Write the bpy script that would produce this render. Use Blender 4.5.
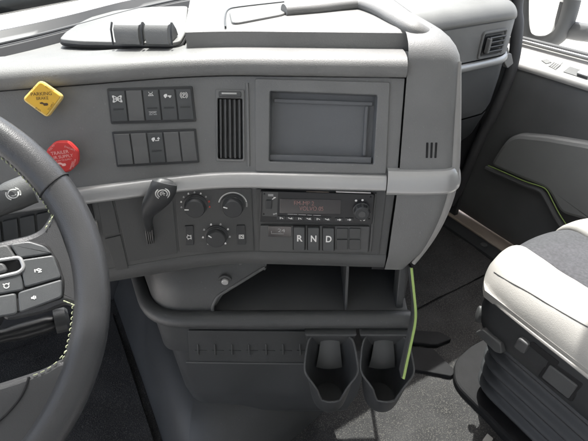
import bpy, math, random
import numpy as np
from mathutils import Vector as V, Matrix
from mathutils.bvhtree import BVHTree
R = math.radians
random.seed(7)
for o in list(bpy.data.objects): bpy.data.objects.remove(o)
SC = bpy.context.scene
COL = SC.collection

# ------------------------------------------------------------------ camera, sky, sun, exposure
CAM = V((0, 0, 1.15)); YAW, PITCH, FPX = R(30), R(36), 442.0
cd = bpy.data.cameras.new('camera'); cam = bpy.data.objects.new('camera', cd); COL.objects.link(cam)
cam.location = CAM; cam.rotation_euler = (math.pi/2 - PITCH, 0, -YAW)
cd.sensor_width = 36; cd.lens = 36*FPX/588; cd.clip_start = .02; cd.clip_end = 2000
SC.camera = cam
SUN_AZ, SUN_EL = R(28), R(65)
w = bpy.data.worlds.new('World'); SC.world = w; w.use_nodes = True
nt = w.node_tree; bg = nt.nodes['Background']
sk = nt.nodes.new('ShaderNodeTexSky'); sk.sky_type = 'NISHITA'; sk.sun_disc = False
sk.sun_elevation = SUN_EL; sk.sun_rotation = SUN_AZ; sk.dust_density = 3.0; sk.ozone_density = .6
sk.air_density = .6
hs = nt.nodes.new('ShaderNodeHueSaturation'); hs.inputs['Saturation'].default_value = .5
nt.links.new(sk.outputs[0], hs.inputs['Color']); nt.links.new(hs.outputs[0], bg.inputs[0]); bg.inputs[1].default_value = .15
sd = bpy.data.lights.new('sun', 'SUN'); sd.energy = 2.5; sd.angle = R(.6); sd.color = (1, .975, .945)
so = bpy.data.objects.new('sun', sd); COL.objects.link(so)
sdir = V((math.sin(SUN_AZ)*math.cos(SUN_EL), math.cos(SUN_AZ)*math.cos(SUN_EL), math.sin(SUN_EL)))
so.rotation_euler = (-sdir).to_track_quat('-Z', 'Y').to_euler(); so.location = sdir*6
vs = SC.view_settings
vs.view_transform = 'Standard'; vs.look = 'None'; vs.gamma = 1; vs.use_curve_mapping = False
vs.exposure = 1.9

# ------------------------------------------------------------------ viewing rays, used to read real positions off known surfaces
_f = V((math.sin(YAW)*math.cos(PITCH), math.cos(YAW)*math.cos(PITCH), -math.sin(PITCH)))
_r = V((math.cos(YAW), -math.sin(YAW), 0)); _u = _r.cross(_f)
def ray(p): return _f*FPX + _r*(p[0]-294) - _u*(p[1]-220.5)
def hz(px, py, z): d = ray((px, py)); return CAM + d*((z-CAM.z)/d.z)
def hx(px, py, x): d = ray((px, py)); return CAM + d*(x/d.x)
def hy(px, py, y): d = ray((px, py)); return CAM + d*(y/d.y)
def hp(px, py, o, n): d = ray((px, py)); return CAM + d*((o-CAM).dot(n)/d.dot(n))

# ------------------------------------------------------------------ materials
def mat(name, col, rough=.5, metal=0, bump=0, bscale=900, var=.08, vscale=9, coat=0, emit=None, spec=.5, sheen=0, trans=0, detail=3, speck=None, bdist=.001):
    m = bpy.data.materials.new(name); m.use_nodes = True
    n = m.node_tree.nodes; l = m.node_tree.links; b = n['Principled BSDF']
    b.inputs['Roughness'].default_value = rough; b.inputs['Metallic'].default_value = metal
    b.inputs['Specular IOR Level'].default_value = spec
    if coat: b.inputs['Coat Weight'].default_value = coat; b.inputs['Coat Roughness'].default_value = .12
    if sheen: b.inputs['Sheen Weight'].default_value = sheen
    if trans: b.inputs['Transmission Weight'].default_value = trans
    tc = n.new('ShaderNodeTexCoord')
    nz = n.new('ShaderNodeTexNoise'); nz.inputs['Scale'].default_value = vscale; nz.inputs['Detail'].default_value = 6
    l.new(tc.outputs['Object'], nz.inputs['Vector'])
    rp = n.new('ShaderNodeValToRGB'); e = rp.color_ramp.elements
    e[0].position = .3; e[1].position = .72
    e[0].color = tuple(c*(1-var) for c in col)+(1,); e[1].color = tuple(min(1, c*(1+var)) for c in col)+(1,)
    l.new(nz.outputs['Fac'], rp.inputs['Fac'])
    out = rp.outputs[0]
    if speck:
        s2 = n.new('ShaderNodeTexNoise'); s2.inputs['Scale'].default_value = speck[0]; s2.inputs['Detail'].default_value = 2
        l.new(tc.outputs['Object'], s2.inputs['Vector'])
        r2 = n.new('ShaderNodeValToRGB'); r2.color_ramp.elements[0].position = speck[1]; r2.color_ramp.elements[1].position = speck[1]+.12
        l.new(s2.outputs['Fac'], r2.inputs['Fac'])
        mx = n.new('ShaderNodeMixRGB'); mx.inputs[2].default_value = tuple(speck[2])+(1,)
        l.new(r2.outputs[0], mx.inputs[0]); l.new(out, mx.inputs[1]); out = mx.outputs[0]
    l.new(out, b.inputs['Base Color'])
    mr = n.new('ShaderNodeMapRange'); mr.inputs[3].default_value = max(.02, rough-.16); mr.inputs[4].default_value = min(1, rough+.16)
    l.new(nz.outputs['Fac'], mr.inputs[0]); l.new(mr.outputs[0], b.inputs['Roughness'])
    if bump:
        nb = n.new('ShaderNodeTexNoise'); nb.inputs['Scale'].default_value = bscale; nb.inputs['Detail'].default_value = detail
        l.new(tc.outputs['Object'], nb.inputs['Vector'])
        bp = n.new('ShaderNodeBump'); bp.inputs['Strength'].default_value = bump; bp.inputs['Distance'].default_value = bdist
        l.new(nb.outputs['Fac'], bp.inputs['Height']); l.new(bp.outputs[0], b.inputs['Normal'])
    if emit:
        b.inputs['Emission Color'].default_value = tuple(emit[:3])+(1,); b.inputs['Emission Strength'].default_value = emit[3]
    return m
M = {}
M['face'] = mat('grey_soft_plastic', (.172, .174, .172), .55, bump=.42, bscale=700, var=.09, vscale=14, speck=(260, .70, (.25, .25, .245)))
M['top'] = mat('pale_grey_dash_pad', (.172, .172, .167), .55, bump=.4, bscale=700, var=.08, vscale=16, speck=(210, .70, (.24, .24, .235)))
M['low'] = mat('mid_grey_plastic', (.084, .086, .086), .5, bump=.35, bscale=1300, var=.1, vscale=14, speck=(300, .70, (.15, .15, .15)))
M['panel'] = mat('control_panel_plastic', (.068, .07, .07), .45, bump=.3, bscale=1500, var=.06)
M['switch'] = mat('switch_plastic', (.075, .079, .081), .42, bump=.15, bscale=1500, var=.07, vscale=40)
M['swblank'] = mat('blank_switch_plastic', (.12, .122, .121), .5, bump=.2, bscale=1500, var=.06, vscale=30)
M['dark'] = mat('charcoal_plastic', (.04, .042, .044), .45, bump=.25, bscale=1200, var=.12)
M['cons'] = mat('console_plastic', (.057, .059, .06), .46, bump=.35, bscale=800, var=.12, vscale=12, speck=(280, .69, (.115, .115, .115)))
M['black'] = mat('black_plastic', (.014, .015, .017), .35, var=.15)
M['gap'] = mat('dark_gap', (.012, .012, .013), .8, var=.1)
M['metal'] = mat('satin_silver_trim', (.47, .47, .465), .34, metal=.5, bump=.05, bscale=600, var=.04)
M['silver'] = mat('silver_paint', (.55, .55, .54), .35, metal=.4, var=.05)
M['print'] = mat('white_print', (.8, .8, .78), .6, var=.05, vscale=200)
M['printg'] = mat('grey_print', (.42, .42, .42), .6, var=.1, vscale=200)
M['printr'] = mat('red_print', (.5, .06, .04), .6, var=.1, vscale=200)
M['disp'] = mat('display_segments', (.2, .12, .115), .5, emit=(1, .45, .4, .012), var=.1, vscale=100)
M['screen'] = mat('dark_display_glass', (.016, .014, .016), .12, coat=.4, var=.1)
M['yellow'] = mat('yellow_knob_plastic', (.78, .46, .05), .38, bump=.1, bscale=300, var=.06, vscale=60)
M['yellow2'] = mat('pale_yellow_edge', (.85, .62, .2), .4, var=.05)
M['ink'] = mat('dark_brown_print', (.08, .045, .02), .6, var=.1, vscale=200)
M['red'] = mat('red_knob_plastic', (.58, .045, .042), .36, bump=.1, bscale=300, var=.08, vscale=60)
M['pink'] = mat('pink_worn_print', (.8, .45, .42), .6, var=.12, vscale=300)
M['leather'] = mat('dark_grey_wheel_leather', (.05, .051, .053), .36, bump=.25, bscale=900, var=.1, vscale=12)
M['stitch'] = mat('lime_thread', (.38, .41, .26), .7, var=.1, vscale=300)
M['green'] = mat('lime_green_trim', (.33, .46, .14), .5, var=.08)
M['cream'] = mat('cream_seat_leather', (.38, .37, .345), .65, spec=.3, bump=.45, bscale=520, var=.05, vscale=14)
M['fabric'] = mat('grey_seat_fabric', (.06, .061, .066), .9, bump=1.0, bscale=210, var=.3, vscale=160, sheen=.05)
M['matt'] = mat('matt_black_cover', (.02, .02, .021), .8, spec=.2, bump=.4, bscale=400, var=.25, vscale=20)
M['gloss'] = mat('glossy_black_plastic', (.03, .031, .033), .25, var=.15, vscale=30)
M['carpet'] = mat('dark_cab_carpet', (.03, .03, .0305), .95, bump=1.0, bscale=300, var=.45, vscale=11, sheen=.05, bdist=.003, speck=(330, .53, (.085, .08, .074)))
M['mat_rubber'] = mat('dark_rubber_mat', (.05, .052, .054), .75, spec=.25, bump=.6, bscale=160, var=.2, vscale=7)
M['recess'] = mat('display_tray_plastic', (.125, .131, .138), .5, bump=.3, bscale=800, var=.08)
M['doorp'] = mat('door_dark_plastic', (.15, .152, .152), .5, bump=.3, bscale=900, var=.1)
M['arm'] = mat('door_armrest_vinyl', (.27, .273, .268), .5, bump=.4, bscale=700, var=.05)
M['ledge'] = mat('pale_door_ledge', (.27, .265, .255), .5, bump=.3, bscale=800, var=.04)
M['rubber'] = mat('grey_rubber_seal', (.075, .075, .078), .6, bump=.3, bscale=500, var=.1)
M['sill'] = mat('beige_sill_metal', (.5, .42, .35), .45, metal=.2, bump=.1, bscale=300, var=.12)
M['hood'] = mat('white_truck_paint', (.78, .79, .8), .25, coat=.6, var=.02)
M['frit'] = mat('dark_windshield_border', (.035, .035, .037), .5, var=.1)
M['mirror_shell'] = mat('grey_mirror_housing', (.1, .1, .103), .5, bump=.2, bscale=500, var=.06)
M['mirror'] = mat('mirror_glass', (.9, .9, .9), .03, metal=1, var=.01)
M['ground'] = mat('pale_gravel_yard', (.55, .53, .5), .95, bump=1, bscale=60, var=.15, vscale=2, speck=(40, .55, (.4, .37, .33)))
M['liner'] = mat('light_bounce_liner', (.72, .72, .71), .85, bump=.3, bscale=200, var=.05)  # kept pale to bounce light back into the cab
M['wall'] = mat('cab_wall_liner', (.05, .05, .052), .8, bump=.4, bscale=300, var=.1)
g = bpy.data.materials.new('clear_windshield_glass'); g.use_nodes = True
gn = g.node_tree.nodes; gl = g.node_tree.links; gn.remove(gn['Principled BSDF'])
tr = gn.new('ShaderNodeBsdfTransparent'); tr.inputs[0].default_value = (.93, .96, .94, 1)
gs = gn.new('ShaderNodeBsdfGlossy'); gs.inputs['Roughness'].default_value = .02
lw = gn.new('ShaderNodeLayerWeight'); lw.inputs[0].default_value = .5
pw = gn.new('ShaderNodeMath'); pw.operation = 'POWER'; pw.inputs[1].default_value = 5; gl.new(lw.outputs['Facing'], pw.inputs[0])
fr = gn.new('ShaderNodeMath'); fr.operation = 'MULTIPLY_ADD'; fr.inputs[1].default_value = .7; fr.inputs[2].default_value = .04; gl.new(pw.outputs[0], fr.inputs[0])
mxs = gn.new('ShaderNodeMixShader'); gl.new(fr.outputs[0], mxs.inputs[0]); gl.new(tr.outputs[0], mxs.inputs[1]); gl.new(gs.outputs[0], mxs.inputs[2])
gl.new(mxs.outputs[0], gn['Material Output'].inputs[0]); M['glass'] = g

# ------------------------------------------------------------------ object helpers
def link(o, parent=None):
    COL.objects.link(o)
    if parent is not None:
        o.parent = parent
        o.matrix_parent_inverse = Matrix.Translation(-ORIG[parent.name])
        ORIG[o.name] = V((0, 0, 0))
    else: ORIG.setdefault(o.name, V((0, 0, 0)))
    return o
ORIG = {}
def thing(name, label, cat, loc, group=None):
    o = bpy.data.objects.new(name, None); COL.objects.link(o); o.location = loc; o.empty_display_size = .03
    ORIG[o.name] = V(loc); o['label'] = label; o['category'] = cat
    if group: o['group'] = group
    return o
def tag(o, label, cat, group=None):
    o['label'] = label; o['category'] = cat
    if group: o['group'] = group
    return o
def struct(o): o['kind'] = 'structure'; return o
class G:
    """collects world-space vertices and faces of one mesh"""
    def __init__(s): s.v = []; s.f = []; s.ang = 38
    def add(s, vs, fs):
        b = len(s.v); s.v += [tuple(p) for p in vs]; s.f += [tuple(i+b for i in q) for q in fs]; return s
    def build(s, name, m, parent=None, ang=None, smooth=True):
        ang = ang or s.ang
        me = bpy.data.meshes.new(name); me.from_pydata(s.v, [], s.f); me.validate(); 
        import bmesh
        bm = bmesh.new(); bm.from_mesh(me); bmesh.ops.remove_doubles(bm, verts=bm.verts, dist=1e-6)
        bmesh.ops.recalc_face_normals(bm, faces=bm.faces); bm.to_mesh(me); bm.free()
        me.materials.append(M[m])
        if smooth:
            me.polygons.foreach_set('use_smooth', [True]*len(me.polygons)); me.set_sharp_from_angle(angle=R(ang))
        o = bpy.data.objects.new(name, me)
        # a child's vertices are world-space and its parent inverse carries the offset
        if parent is None:
            c = sum((V(p) for p in s.v), V())/len(s.v); me.transform(Matrix.Translation(-c)); o.location = c
            COL.objects.link(o); ORIG[o.name] = V((0, 0, 0))
            o_par_origin = c; ORIG[o.name] = c
        else: link(o, parent)
        return o
def grid(rows, close=False, capends=False):
    g_ = G(); n = len(rows[0]); vs = [p for r in rows for p in r]; fs = []
    for i in range(len(rows)-1):
        for j in range(n-(0 if close else 1)):
            k = (j+1) % n; fs.append((i*n+j, i*n+k, (i+1)*n+k, (i+1)*n+j))
    if capends:
        fs.append(tuple(range(n))); fs.append(tuple((len(rows)-1)*n+j for j in range(n)))
    return g_.add(vs, fs)
def smooth_path(pts, n=8, closed=False):
    pts = [V(p) for p in pts]; out = []; N = len(pts)
    rng = range(N if closed else N-1)
    for i in rng:
        if closed: a, b, c, d = pts[i-1], pts[i], pts[(i+1) % N], pts[(i+2) % N]
        else: a = pts[max(i-1, 0)]; b = pts[i]; c = pts[i+1]; d = pts[min(i+2, N-1)]
        for k in range(n):
            t = k/n; out.append(.5*((2*b)+(c-a)*t+(2*a-5*b+4*c-d)*t*t+(3*b-a-3*c+d)*t**3))
    if not closed: out.append(pts[-1])
    return out
def tube(path, rad, seg=12, closed=False, flat=1.0, up=None):
    """swept tube; rad a number or list, flat squashes it along `up`"""
    path = [V(p) for p in path]; n = len(path); rows = []
    ref = V(up) if up else V((0, 0, 1)); prev = None
    for i, p in enumerate(path):
        if closed: t = (path[(i+1) % n]-path[i-1]).normalized()
        else: t = (path[min(i+1, n-1)]-path[max(i-1, 0)]).normalized()
        if up: a = (ref-t*ref.dot(t)).normalized()
        else:
            if prev is None:
                a = t.orthogonal().normalized() if abs(t.dot(ref)) > .95 else (ref-t*ref.dot(t)).normalized()
            else: a = (prev-t*prev.dot(t)).normalized()
        prev = a; b = t.cross(a); r = rad[i] if isinstance(rad, (list, tuple)) else rad
        rows.append([p+a*(math.sin(2*math.pi*k/seg)*r*flat)+b*(math.cos(2*math.pi*k/seg)*r) for k in range(seg)])
    if closed: rows.append(rows[0])
    return grid(rows, True, not closed)
def roundpoly(pts, r, seg=4):
    pts = [V(p) for p in pts]; out = []; n = len(pts); rr = r if isinstance(r, (list, tuple)) else [r]*n
    for i in range(n):
        p = pts[i]; a = pts[i-1]-p; b = pts[(i+1) % n]-p
        q = min(rr[i], a.length*.49, b.length*.49)
        if q < 1e-6: out.append(p); continue
        a = p+a.normalized()*q; b = p+b.normalized()*q
        for k in range(seg+1):
            t = k/seg; out.append(a*(1-t)**2+p*2*t*(1-t)+b*t*t)
    return out
def inset(pts, n, d):
    out = []; N = len(pts)
    for i in range(N):
        a = (pts[i]-pts[i-1]); b = (pts[(i+1) % N]-pts[i])
        if a.length < 1e-9: a = b
        if b.length < 1e-9: b = a
        na = n.cross(a.normalized()); nb = n.cross(b.normalized()); m = na+nb
        if m.length < 1e-6: m = na
        m.normalize(); out.append(pts[i]+m*(d/max(.4, m.dot(na))))
    return out
def prism(pts, n, t0, t1, bev=.0008, r=0, seg=6):
    """polygon pushed out along n from t0 to t1 with a rounded front edge"""
    n = n.normalized(); pts = [V(p) for p in pts]
    c = sum(pts, V())/len(pts)
    ar = sum(((pts[i]-c).cross(pts[(i+1) % len(pts)]-c) for i in range(len(pts))), V())
    if ar.dot(n) < 0: pts = pts[::-1]
    if r: pts = roundpoly(pts, max(r, bev*2.1) if not isinstance(r, (list, tuple)) else r, seg)
    rings = [[p+n*t0 for p in pts], [p+n*(t1-bev) for p in pts]]
    if bev:
        rings.append([p+n*(t1-bev*.3) for p in inset(pts, n, bev*.3)])
        rings.append([p+n*t1 for p in inset(pts, n, bev)])
    g_ = grid(rings, True, True); g_.ang = 17; return g_
def lathe(prof, o, ax, seg=32, a0=0, a1=2*math.pi, uref=None):
    ax = V(ax).normalized(); u = V(uref) if uref else ax.orthogonal(); u = (u-ax*u.dot(ax)).normalized(); v = ax.cross(u); full = abs(a1-a0-2*math.pi) < 1e-6
    rows = []
    for r, h in prof:
        rows.append([o+ax*h+(u*math.cos(a)+v*math.sin(a))*r for a in [a0+(a1-a0)*k/(seg if full else seg-1) for k in range(seg)]])
    return grid(rows, full, False)
def obox(c, ux, uy, uz, sx, sy, sz, bev=.001, r=0):
    c = V(c); ux, uy, uz = V(ux).normalized(), V(uy).normalized(), V(uz).normalized()
    q = [c+ux*a*sx/2+uy*b*sy/2 for a, b in ((-1, -1), (1, -1), (1, 1), (-1, 1))]
    return prism(q, uz, -sz/2, sz/2, bev, r)
def merge(*gs):
    o = G()
    for q in gs: o.add(q.v, q.f)
    return o
class Fr:
    """a flat frame on a real surface: origin, right, up, outward normal"""
    def __init__(s, o, u, v): s.o = V(o); s.u = V(u).normalized(); n = s.u.cross(V(v)); s.n = n.normalized(); s.v = s.n.cross(s.u)
    def pt(s, a, b, c=0): return s.o+s.u*a+s.v*b+s.n*c
    def px(s, x, y, h=0): return hp(x, y, s.o+s.n*h, s.n)
    def uv(s, p): d = p-s.o; return d.dot(s.u), d.dot(s.v)
def frame_px(quad, bvh):
    p = [hit(bvh, q) for q in quad]; c = sum(p, V())/4
    return Fr(c, (p[1]-p[0])+(p[2]-p[3]), (p[0]-p[3])+(p[1]-p[2])), p
def hit(bvh, q):
    h = bvh.ray_cast(CAM, ray(q).normalized())
    if h[0] is None: raise Exception('no hit %s' % (q,))
    return h[0]
def bvh_of(*gs):
    a = merge(*gs); return BVHTree.FromPolygons(a.v, a.f)
def bil(q, a, b):      # quad TL,TR,BR,BL ; a right, b down
    return q[0]*(1-a)*(1-b)+q[1]*a*(1-b)+q[2]*a*b+q[3]*(1-a)*b
def subq(q, a0, a1, b0, b1): return [bil(q, a0, b0), bil(q, a1, b0), bil(q, a1, b1), bil(q, a0, b1)]
def text(s, name, fr, a, b, h, m, parent, c=.0006, width=None, rot=0, align='CENTER', thick=.0003, bold=0):
    cu = bpy.data.curves.new(name, 'FONT'); cu.body = s; cu.size = 1; cu.align_x = align; cu.align_y = 'CENTER'; cu.offset = bold
    t = bpy.data.objects.new(name, cu); me = t.to_mesh()
    vs = np.array([v.co[:] for v in me.vertices]); fs = [tuple(p.vertices) for p in me.polygons]
    t.to_mesh_clear(); bpy.data.objects.remove(t); bpy.data.curves.remove(cu)
    hh = .7; k = h/hh; kx = k
    if width: kx = width/max(1e-6, vs[:, 0].max()-vs[:, 0].min())
    cr, sr = math.cos(rot), math.sin(rot); out = []
    for x, y, _ in vs:
        x, y = x*kx, y*k; out.append(fr.pt(a+x*cr-y*sr, b+x*sr+y*cr, c))
    return G().add(out, fs).build(name, m, parent, smooth=False)
def strokes(lines, fr, a, b, sc, wd, c=.0006, rot=0):
    """flat printed symbol: polylines (list of points) of width wd in units of sc; ('f',pts) is filled"""
    g_ = G(); cr, sr = math.cos(rot), math.sin(rot)
    def T(x, y): x, y = x*sc, y*sc; return fr.pt(a+x*cr-y*sr, b+x*sr+y*cr, c)
    for L in lines:
        if L[0] == 'f': g_.add([T(*p) for p in L[1]], [tuple(range(len(L[1])))]); continue
        for i in range(len(L)-1):
            (x0, y0), (x1, y1) = L[i], L[i+1]; dx, dy = x1-x0, y1-y0; q = math.hypot(dx, dy) or 1; dx, dy = dx/q*wd/2, dy/q*wd/2
            g_.add([T(x0-dx-dy, y0-dy+dx), T(x0-dx+dy, y0-dy-dx), T(x1+dx+dy, y1+dy-dx), T(x1+dx-dy, y1+dy+dx)], [(0, 1, 2, 3)])
    return g_
def arc(cx, cy, r, a0, a1, n=20): return [(cx+r*math.cos(R(a0+(a1-a0)*k/n)), cy+r*math.sin(R(a0+(a1-a0)*k/n))) for k in range(n+1)]

# ------------------------------------------------------------------ ground and cab shell
gp = []
for i in range(25):
    gp.append([V(((i-12)**3*.5, (j-12)**3*.5, -1.35)) for j in range(25)])
struct(grid(gp).build('ground', 'ground'))
FLX0, FLX1, FLY0, FLY1 = -.85, 1.40, -.45, 1.30
rows = []
for i in range(91):
    x = FLX0+(FLX1-FLX0)*i/90
    rows.append([V((x, FLY0+(FLY1-FLY0)*j/70, .004*math.sin(x*9+j*.23)*math.sin(j*.31+x*5)+.003*random.random())) for j in range(71)])
fl = grid(rows)
fl.add([(FLX0, FLY0, -.03), (FLX1, FLY0, -.03), (FLX1, FLY1, -.03), (FLX0, FLY1, -.03)], [(0, 1, 2, 3)])
struct(fl.build('floor', 'carpet'))
struct(obox((1.415, 1.17, .46), (0, 1, 0), (0, 0, 1), (1, 0, 0), .30, .98, .02).build('wall_kick_panel', 'wall'))
struct(obox((.31, .015, 1.78), (1, 0, 0), (0, 1, 0), (0, 0, 1), 2.42, 1.47, .03).build('unseen_roof_liner', 'liner'))  # unseen roof, added to hold back sky light from above
struct(obox((.31, -.75, .85), (1, 0, 0), (0, 0, 1), (0, 1, 0), 2.42, 1.85, .03).build('unseen_wall_rear', 'liner'))  # unseen rear wall, added to block outside light and bounce some back
for x in (-.88, 1.54):
    struct(obox((x, -.45, .85), (0, 1, 0), (0, 0, 1), (1, 0, 0), .58, 1.85, .03).build('unseen_wall_sleeper', 'liner'))  # unseen rear side walls, added with the roof to shape the cab light

# ------------------------------------------------------------------ dashboard
ZS = .79
J = hz(254, 180, ZS)
KN = np.array([[-.9, 8], [-.5, -6], [-.4, -12], [-.3, -17], [-.25, -16], [-.17, -14.5], [-.12, -18], [-.07, -22.5], [-.03, -28], [0, -32.5], [.225, -32.5], [.25, -31], [.284, -26], [.296, -22], [.319, 20], [.344, 72], [.374, 84], [.9, 87]])
S0, S1, DS = -.72, .70, .004
tab = {}
for sg in (1, -1):
    p = V((J.x, J.y, 0)); s = 0.0; k = 0
    while S0-.01 < s < S1+.01:
        h = R(np.interp(s, KN[:, 0], KN[:, 1])); tab[sg*k] = (p.copy(), h)
        hm = R(np.interp(s+sg*DS/2, KN[:, 0], KN[:, 1])); p = p+V((math.cos(hm), math.sin(hm), 0))*(sg*DS); s += sg*DS; k += 1
def plan(s):
    k = s/DS; i = math.floor(k); t = k-i; a = tab[i]; b = tab[i+1]; h = a[1]*(1-t)+b[1]*t
    return a[0]*(1-t)+b[0]*t, V((-math.sin(h), math.cos(h), 0)), V((math.cos(h), math.sin(h), 0))
def dp(s, out, z): p, n, t = plan(s); q = p+n*out; return V((q.x, q.y, z))
def srange(a, b, n): return [a+(b-a)*i/n for i in range(n+1)]
dash = thing('dashboard', 'wraparound grey truck dashboard with satin silver trim strip', 'dashboard', (.3, .62, .6))
KU, KL = .384, .07
def up_out(z): return KU*(z-ZS)
ZT = .936
def slab_loft(ss, rows_front, thick):
    front = [[dp(s, o, z) for s in ss] for (o, z) in rows_front]
    back = [[dp(s, o+thick, z) for s in ss] for (o, z) in rows_front]
    n = len(ss); m = len(rows_front); g_ = G(); vs = [p for r in front for p in r]+[p for r in back for p in r]; fs = []; B = m*n
    for i in range(m-1):
        for j in range(n-1):
            fs.append((i*n+j, i*n+j+1, (i+1)*n+j+1, (i+1)*n+j)); fs.append((B+i*n+j, B+(i+1)*n+j, B+(i+1)*n+j+1, B+i*n+j+1))
    for j in range(n-1):
        fs.append((j, B+j, B+j+1, j+1)); k = (m-1)*n; fs.append((k+j, k+j+1, B+k+j+1, B+k+j))
    for i in range(m-1):
        fs.append((i*n, (i+1)*n, B+(i+1)*n, B+i*n)); k = n-1; fs.append((i*n+k, B+i*n+k, B+(i+1)*n+k, (i+1)*n+k))
    return g_.add(vs, fs)
def cut(o, *gs):
    """boolean-cut openings, then bake"""
    for g_ in gs:
        me = bpy.data.meshes.new('c'); me.from_pydata(g_.v, [], g_.f)
        import bmesh
        bm = bmesh.new(); bm.from_mesh(me); bmesh.ops.remove_doubles(bm, verts=bm.verts, dist=1e-6); bmesh.ops.recalc_face_normals(bm, faces=bm.faces); bm.to_mesh(me); bm.free()
        c = bpy.data.objects.new('c', me); COL.objects.link(c)
        c.matrix_world = o.matrix_world if o.parent is None else Matrix()
        md = o.modifiers.new('b', 'BOOLEAN'); md.operation = 'DIFFERENCE'; md.solver = 'EXACT'; md.object = c
        bpy.context.view_layer.update()
        dg = bpy.context.evaluated_depsgraph_get(); nm = bpy.data.meshes.new_from_object(o.evaluated_get(dg))
        o.modifiers.clear(); old = o.data; o.data = nm; bpy.data.meshes.remove(old); bpy.data.objects.remove(c)
        nm.name = o.name
        nm.polygons.foreach_set('use_smooth', [True]*len(nm.polygons)); nm.set_sharp_from_angle(angle=R(38))
SE = .2245
ssU = srange(-.70, SE, 90)
rowsU = [(up_out(z), z) for z in srange(ZS-.01, ZT, 10)]
gU = slab_loft(ssU, rowsU, .012)
upper = gU.build('upper_fascia', 'face', dash)
bU = bvh_of(grid([[dp(s, up_out(z), z) for s in ssU] for z in srange(ZS-.03, ZT+.06, 10)]))
# lower fascia
ssL = srange(-.70, SE, 90)
rowsL = [(KL*(z-ZS)+.004, z) for z in srange(.648, ZS-.004, 8)]
gL = slab_loft(ssL, rowsL, .012)
lower = gL.build('lower_fascia', 'low', dash)
bL = bvh_of(grid([[dp(s, KL*(z-ZS)+.004, z) for s in ssL] for z in srange(.58, ZS+.03, 8)]))
# rounded bottom roll of the fascia
prof = [(.006, .6485), (-.006, .6475), (-.0095, .642), (-.0085, .626), (-.003, .616), (.010, .611), (.05, .612), (.16, .625)]
rollS = srange(-.70, SE, 70)
grid([[dp(s, o, z) for s in rollS] for (o, z) in prof]).build('lower_roll', 'low', dash)
# brow above the fascia: seam, rounded lip, flat lip top
O0 = up_out(ZT)
prof = [(O0+.006, ZT+.001), (O0-.003, ZT+.0025), (O0-.006, ZT+.006), (O0-.0065, ZT+.012), (O0-.004, ZT+.0195), (O0+.002, ZT+.0255), (O0+.012, ZT+.0288), (O0+.03, ZT+.030), (O0+.05, ZT+.0288), (O0+.07, ZT+.0285)]
br = smooth_path([V((a, 0, b)) for a, b in prof], 3)
grid([[dp(s, q.x, q.z) for s in srange(-.70, SE+.001, 80)] for q in br]).build('brow', 'top', dash)
# end block at the right of the centre stack, upper and lower in one continuous rounded shell
def endshift(z):
    t = max(0, (ZS-.01-z)/.16); return -.042*t**2
N0 = V((math.sin(R(29)), math.cos(R(29)), 0)); U0 = V((math.cos(R(-29)), math.sin(R(-29)), 0))
def endrow(s, o, z, sh=0):
    p = dp(s, 0, z); q = dp(s, o, z); k = max(0, min(1, (s-.24)/.05)); a = q.lerp(p+N0*o, k)
    t = max(0, min(1, (s-.24)/.07)); return a+U0*((endshift(z)+sh-.05*max(0, z-.82))*t)
ssE = srange(.2268, .44, 56)
profE = [(.03, .602, 0), (.008, .604, 0), (-.004, .612, 0), (-.007, .628, 0)]+[(KL*(z-ZS)-.003, z, 0) for z in srange(.65, .77, 6)]+[(up_out(z)-.004, z, 0) for z in srange(.80, .952, 9)]
OB = up_out(.952)
profE += [(OB-.001, .962, -.002), (OB+.006, .973, -.007), (OB+.018, .982, -.014), (OB+.036, .988, -.022), (OB+.06, .991, -.03), (OB+.12, .992, -.04)]
gE = grid([[endrow(s, *r) for s in ssE] for r in profE])
gE.build('end_block', 'face', dash)
bE = bvh_of(gE)
# inner cheek closing the groove between fascia and end block
for (za, zb, kk) in ((ZS-.03, ZT+.022, KU), (.605, ZS-.004, KL)):
    grid([[dp(s_, kk*(z-ZS)+.0165+(0 if s_ < .245 else .02), z) for s_ in (.205, .215, .225, .235, .245, .26)] for z in srange(za, zb, 5)]).build('groove', 'gap', dash)
# pale edge trim down the passenger edge of the end block
ep = []
for z in srange(.625, .955, 22): ep.append(endrow(.319, (up_out(z) if z > ZS else KL*(z-ZS))-.002, z))
tube(ep, [.004+.005*math.sin(math.pi*min(1, i/22)) for i in range(23)], 10).build('edge_trim', 'ledge', dash)
# satin trim strip and its wider end piece
def strip(ss, z0, z1, pr, name, er=False):
    zc, hh = (z0+z1)/2, (z1-z0)/2; rws = []
    for k in range(11):
        a = -math.pi/2+math.pi*k/10; z = zc+hh*math.sin(a); b = -pr*(abs(math.cos(a))**.32)*(1-.12*math.sin(a))
        rws.append([dp(s, b+.004+(up_out(z)*.5), z) for s in ss])
    return grid(rws).build(name, 'metal', dash)
strip(srange(-.70, .2075, 90), .7785, .8025, .012, 'trim_strip')
strip(srange(.2085, .332, 44), .7735, .8125, .0145, 'trim_strip_end')

# raised tier behind the brow with a shaded step, and the dash top
ZB = ZT+.0285
tier = []
OT = O0+.062
for (o, z) in [(OT-.008, ZB-.004), (OT-.006, ZB+.016), (OT-.004, ZB+.0215), (OT+.002, ZB+.025), (OT+.012, ZB+.0262), (OT+.30, ZB+.0265)]:
    tier.append([dp(s, o, z) for s in srange(-.085, .29, 40)])
tg = grid(tier)
n = 41
for r in tier[:0]: pass
tg.add([tier[i][0] for i in range(6)]+[tier[5][0]-V((0, 0, .04)), tier[0][0]-V((0, 0, .02))], [tuple(range(8))])
tg.build('raised_top_tier', 'top', dash)
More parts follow.
